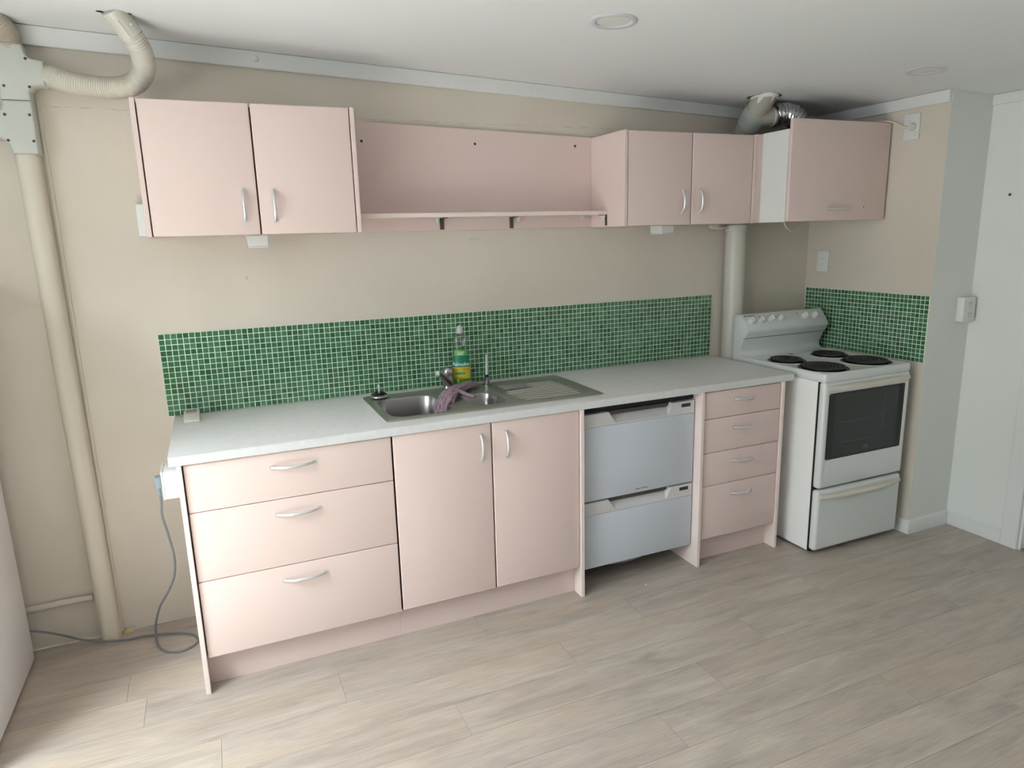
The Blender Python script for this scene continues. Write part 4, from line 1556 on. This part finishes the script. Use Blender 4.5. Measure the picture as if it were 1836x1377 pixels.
MB().tube(smooth_path([(PX, PY, 1.94), (PX, PY, 1.965), e0, e0.lerp(e1, 0.15)], 6), PR + 0.004, 32, True).done('elbow', 'pvc', t, angle=60)
MB().tube([e0.lerp(e1, 0.05), e0.lerp(e1, 1.3)], PR, 32, True).done('sloping_pipe', 'pvc_b', t)
cp = MB().tube([e0.lerp(e1, 0.36), e0.lerp(e1, 0.37), e0.lerp(e1, 0.655), e0.lerp(e1, 0.665)], [PR + 0.002, PR + 0.0065, PR + 0.0065, PR + 0.002], 32, True).done('coupling', 'pvc_c', t)
ed = (e1 - e0).normalized()
sv = Vector((0.80, -0.45, -0.2))
sv = (sv - ed * sv.dot(ed)).normalized()
tv = ed.cross(sv)
base = e0.lerp(e1, 0.37) + sv * (PR + 0.004)
q = MB()
lo = []
for (d_, h_) in ((0.0, 0.006), (0.078, 0.006)):
    lo.append([base + ed * d_ + tv * a + sv * c for (a, c) in ((-0.014, 0), (0.014, 0), (0.014, h_), (-0.014, h_))])
q.loft(lo, True, True)
q.done('seam_lug', 'pvc_c', cp, smooth=False)
# plaster smeared round the ceiling joint
ctr = Vector((2.728, -0.262, ceil_z(2.728)))
lo0, lo1 = [], []
rn = random.Random(11)
N_ = 40
for i in range(N_):
    a = 2 * PI * i / N_
    # ring around pipe near ceiling in pipe frame
    rad_ = PR + 0.0016
    dvec = (sv * math.cos(a) + tv * math.sin(a))
    p_ = e0 + dvec * rad_
    # distance along the axis to the ceiling
    tt = (ceil_z(p_.x) - p_.z) / ed.z
    top = p_ + ed * (tt + 0.004)
    ln = 0.016 + 0.012 * rn.random() + (0.035 if i in (26, 27, 33) else 0)
    lo0.append(top + dvec * 0.001)
    lo1.append(top - ed * ln)
q = MB()
q.loft([lo1, [(a_ + b_) / 2 + ((a_ + b_) / 2 - e0 - ed * ((a_ + b_) / 2 - e0).dot(ed)).normalized() * 0.002 for a_, b_ in zip(lo0, lo1)], lo0], False, False)
q.done('plaster_collar', 'plaster', t, angle=80)
q = MB()
ring = []
for i in range(16):
    a = 2 * PI * i / 16
    ring.append((2.727 + 0.068 * math.cos(a) * rn.uniform(.9, 1.12), -0.272 + 0.092 * math.sin(a) * rn.uniform(.9, 1.1)))
q.loft([[(p[0], p[1], ceil_z(p[0]) + 0.001) for p in ring], [(p[0], p[1], ceil_z(p[0]) - 0.0012) for p in ring]], True, True)
q.done('cutout_edge', 'bracket', t)
MB().tube([(2.745, -0.218, 2.092), (2.828, -0.241, 2.098)], 0.043, 28, True).done('branch', 'pvc_b', t)
MB().lathe([(0.0445, 0), (0.047, 0.002), (0.047, 0.010), (0.0445, 0.012)], (2.806, -0.235, 2.0965), (1, -0.27, 0.07), 28).done('branch_rim', 'pvc', t)

hp = [(2.815, -0.238, 2.096), (2.850, -0.250, 2.104), (2.890, -0.262, 2.104), (2.928, -0.272, 2.086), (2.950, -0.278, 2.050), (2.955, -0.280, 1.99), (2.955, -0.280, 1.93)]
pp, rr = corrugated(hp, 0.0520, 0.017, 0.0030)
rn = random.Random(2)
rr = [r + rn.uniform(-0.0016, 0.0016) for r in rr]
q = MB()
q.tube(pp, rr, 28, True)
for v in q.bm.verts:
    v.co += Vector((rn.uniform(-1, 1), rn.uniform(-1, 1), rn.uniform(-1, 1))) * 0.0012
lone(q, 'foil_duct', 'foil', 'crinkled silver foil duct bending down behind the rangehood cabinet', 'duct', (2.95, -0.26, 1.93), angle=25)

# ------------------------------------------------------------------ ceiling lights
def downlight(x, y, label):
    t = thing('ceiling_light', label, 'ceiling light', (x, y, ceil_z(x)), 'recessed ceiling lights')
    n_ = Vector((CES, 0, -1)).normalized()
    n_ = Vector((CES * 1.0, 0, -1)).normalized()
    ax = Vector((-(-CES), 0, -1)).normalized()
    o_ = Vector((x, y, ceil_z(x)))
    ax = -Vector((-CES, 0, 1)).normalized()
    q = MB()
    q.lathe([(0.077, 0.0), (0.078, 0.002), (0.075, 0.005), (0.062, 0.0058), (0.056, 0.0035), (0.055, 0.001)], o_, ax, 48)
    q.done('trim_ring', 'lampr', t, angle=50)
    MB().lathe([(0.055, 0.0016), (0.03, 0.0022), (0, 0.0024)], o_, ax, 40).done('diffuser', 'lampd', t)
    return t


downlight(1.478, -0.922, 'round recessed ceiling light, unlit, above the middle of the room')
downlight(2.937, -0.947, 'round recessed ceiling light, unlit, above the stove end')

# ------------------------------------------------------------------ electrical fittings
# power point with plug, high on the alcove wall
t = thing('power_outlet', 'white double power outlet high on the alcove wall beside the rangehood cabinet', 'outlet', (XR, -0.594, 1.955))
MB().box(XR - 0.011, XR, -0.634, -0.554, 1.954, 2.072, 0.003, 2).done('face_plate', 'plastic', t)
for z in (1.972, 2.050):
    MB().box(XR - 0.0145, XR - 0.0105, -0.585, -0.572, z - 0.006, z + 0.006, 0.001, 1).done('rocker', 'plastic', t)
q = MB()
for (dy, dz) in ((0.0, 0.0), (-0.012, 0.0), (-0.006, -0.011)):
    q.box(XR - 0.0114, XR - 0.0108, -0.610 + dy - 0.001, -0.610 + dy + 0.001, 1.985 + dz - 0.003, 1.985 + dz + 0.003)
q.done('socket_slot', 'slot', t)
t = thing('appliance_lead', 'cream cord with a round plug trailing from the high outlet over the rangehood cabinet', 'cord', (3.33, -0.60, 2.0))
q = MB()
q.lathe([(0.0, 0.0), (0.0185, 0.0), (0.0185, 0.014), (0.016, 0.020), (0, 0.021)], (XR - 0.0115, -0.604, 2.012), (-1, 0, 0), 24)
q.cyl((XR - 0.020, -0.592, 2.013), (XR - 0.020, -0.568, 2.015), 0.0055, 12, 0.004)
q.done('plug', 'plastic_warm', t)
MB().tube(smooth_path([(XR - 0.020, -0.572, 2.0148), (3.325, -0.552, 2.022), (3.318, -0.522, 2.040), (3.30, -0.492, 2.0525), (3.27, -0.45, 2.050), (3.22, -0.40, 2.02), (3.15, -0.36, 1.97)], 8), 0.0032, 8, True).done('flex', 'cord', t)

# switch plate
t = thing('switch_plate', 'white switch plate with two small rockers above the stove tiles', 'switch', (XR, -0.118, 1.312))
MB().box(XR - 0.010, XR, -0.157, -0.080, 1.311, 1.427, 0.003, 2).done('face_plate', 'plastic', t)
for z in (1.385, 1.350):
    o = MB().box(XR - 0.0125, XR - 0.0098, -0.127, -0.112, z - 0.008, z + 0.008, 0.001, 1).done('rocker', 'plastic', t)
    MB().box(XR - 0.0128, XR - 0.0124, -0.122, -0.117, z - 0.0055, z - 0.003).done('rocker_mark', 'slot', o)

# outlet on the white wall end
t = thing('power_outlet', 'white surface-mounted double power outlet on the white end of the projecting wall', 'outlet', (3.585, YR, 1.083))
MB().box(3.541, 3.630, YR - 0.036, YR, 1.084, 1.203, 0.003, 2).done('mounting_box', 'plastic', t)
for z in (1.184, 1.103):
    MB().lathe([(0.0055, 0), (0.005, 0.003), (0, 0.0035)], (3.553, YR - 0.036, z), (0, -1, 0), 14).done('rocker', 'plastic', t)
for z in (1.168, 1.118):
    q = MB()
    for (dx, dz) in ((-0.008, 0.006), (0.008, 0.006), (0.0, -0.008)):
        q.box(3.590 + dx - 0.0013, 3.590 + dx + 0.0013, YR - 0.0366, YR - 0.0358, z + dz - 0.004, z + dz + 0.004)
    q.done('socket_slot', 'slot', t)

# outlet on the bench end panel + grey lead
t = thing('power_outlet', 'white power outlet box fixed to the left end panel of the bench', 'outlet', (-0.005, -0.45, 0.705))
MB().box(-0.030, 0.0200, -0.500, -0.395, 0.706, 0.803, 0.004, 2).done('mounting_box', 'plastic', t)
MB().box(-0.036, -0.0295, -0.500, -0.395, 0.704, 0.806, 0.003, 2).done('face_plate', 'plastic', t)
t = thing('power_lead', 'grey power lead plugged into the bench end and looping across the floor to the refrigerator', 'cable', (-0.2, -0.2, 0))
q = MB()
q.box(-0.058, -0.0365, -0.478, -0.442, 0.740, 0.782, 0.006, 3)
q.cyl((-0.050, -0.462, 0.742), (-0.049, -0.460, 0.712), 0.0075, 12, 0.005)
q.done('plug', 'plug', t)
cp_ = [(-0.049, -0.460, 0.716), (-0.049, -0.450, 0.684), (-0.055, -0.420, 0.622), (-0.048, -0.370, 0.522), (-0.044, -0.320, 0.415), (-0.058, -0.280, 0.320), (-0.093, -0.240, 0.239),
       (-0.128, -0.200, 0.172), (-0.155, -0.150, 0.087), (-0.165, -0.125, 0.025), (-0.155, -0.190, 0.0052), (-0.121, -0.251, 0.0046), (-0.061, -0.272, 0.0046), (-0.012, -0.228, 0.0046), (-0.030, -0.165, 0.0046),
       (-0.080, -0.130, 0.0046), (-0.147, -0.112, 0.0090), (-0.210, -0.095, 0.0090), (-0.271, -0.088, 0.0060), (-0.345, -0.085, 0.016), (-0.425, -0.062, 0.031), (-0.480, -0.050, 0.056), (-0.532, -0.050, 0.085), (-0.582, -0.058, 0.111), (-0.640, -0.072, 0.135), (-0.70, -0.075, 0.15)]
MB().tube(smooth_path(cp_, 8), 0.0042, 10, True).done('flex', 'cable', t)

# three small white wall boxes
t = thing('junction_box', 'white box on the wall just left of the first wall cabinet', 'junction box', (-0.012, -0.03, 1.59), 'white boxes around the wall cabinets')
MB().box(-0.034, 0.0085, -0.030, -0.0005, 1.590, 1.707, 0.003, 2).done('box_body', 'plastic', t)
MB().box(-0.034, 0.0085, -0.042, -0.031, 1.590, 1.707, 0.003, 2).done('box_cover', 'plastic', t)
t = thing('junction_box', 'white box hanging under the left wall cabinet', 'junction box', (0.374, -0.12, 1.535), 'white boxes around the wall cabinets')
q = MB()
q.prism([(0.3335, 1.5838), (0.4125, 1.5838), (0.4100, 1.5425), (0.3400, 1.5425)], 'y', -0.165, -0.075, 0.002, 1)
q.done('box_body', 'plastic', t)
MB().box(0.3405, 0.4095, -0.163, -0.077, 1.5365, 1.542, 0.002, 2).done('box_cover', 'plastic', t)
t = thing('junction_box', 'white box hanging under the wall cabinet right of the shelf', 'junction box', (2.26, -0.12, 1.54), 'white boxes around the wall cabinets')
q = MB()
q.prism([(2.2250, 1.5838), (2.3000, 1.5838), (2.2975, 1.5480), (2.2275, 1.5480)], 'y', -0.160, -0.065, 0.002, 1)
q.done('box_body', 'plastic', t)
MB().box(2.2285, 2.2970, -0.159, -0.067, 1.5430, 1.5475, 0.002, 2).done('box_cover', 'plastic', t)

# cord loop under the rangehood cabinet
lone(MB().tube(smooth_path([(2.868, -0.300, 1.5862), (2.873, -0.300, 1.574), (2.892, -0.300, 1.553), (2.923, -0.300, 1.540), (2.955, -0.290, 1.543), (2.991, -0.280, 1.556), (3.040, -0.262, 1.578), (3.055, -0.257, 1.5862)], 8), 0.003, 8, True),
     'hanging_cord', 'cord', 'thin cream cord hanging in a loop under the rangehood cabinet', 'cord', (2.95, -0.29, 1.54))

# screw left in the right wall
q = MB()
q.lathe([(0.0, 0), (0.006, 0.0), (0.0065, 0.003), (0.003, 0.0045), (0.0, 0.004)], (X2, -0.899, 1.682), (-1, 0, 0), 14)
lone(q, 'wall_screw', 'screw', 'single screw head left in the white right wall', 'screw', (X2, -0.899, 1.682))

# crumb of plaster on the floor in front of the dishwasher
q = MB()
bb = bmesh.new()
bmesh.ops.create_icosphere(bb, subdivisions=1, radius=0.006)
rn = random.Random(4)
for v in bb.verts:
    v.co = Vector((1.84 + v.co.x * rn.uniform(.6, 1.2), -0.636 + v.co.y * rn.uniform(.6, 1.2), 0.0034 + v.co.z * 0.55))
q.merge(bb)
lone(q, 'plaster_crumb', 'plaster', 'tiny white crumb on the floor in front of the dishwasher', 'debris', (1.84, -0.636, 0), smooth=False)
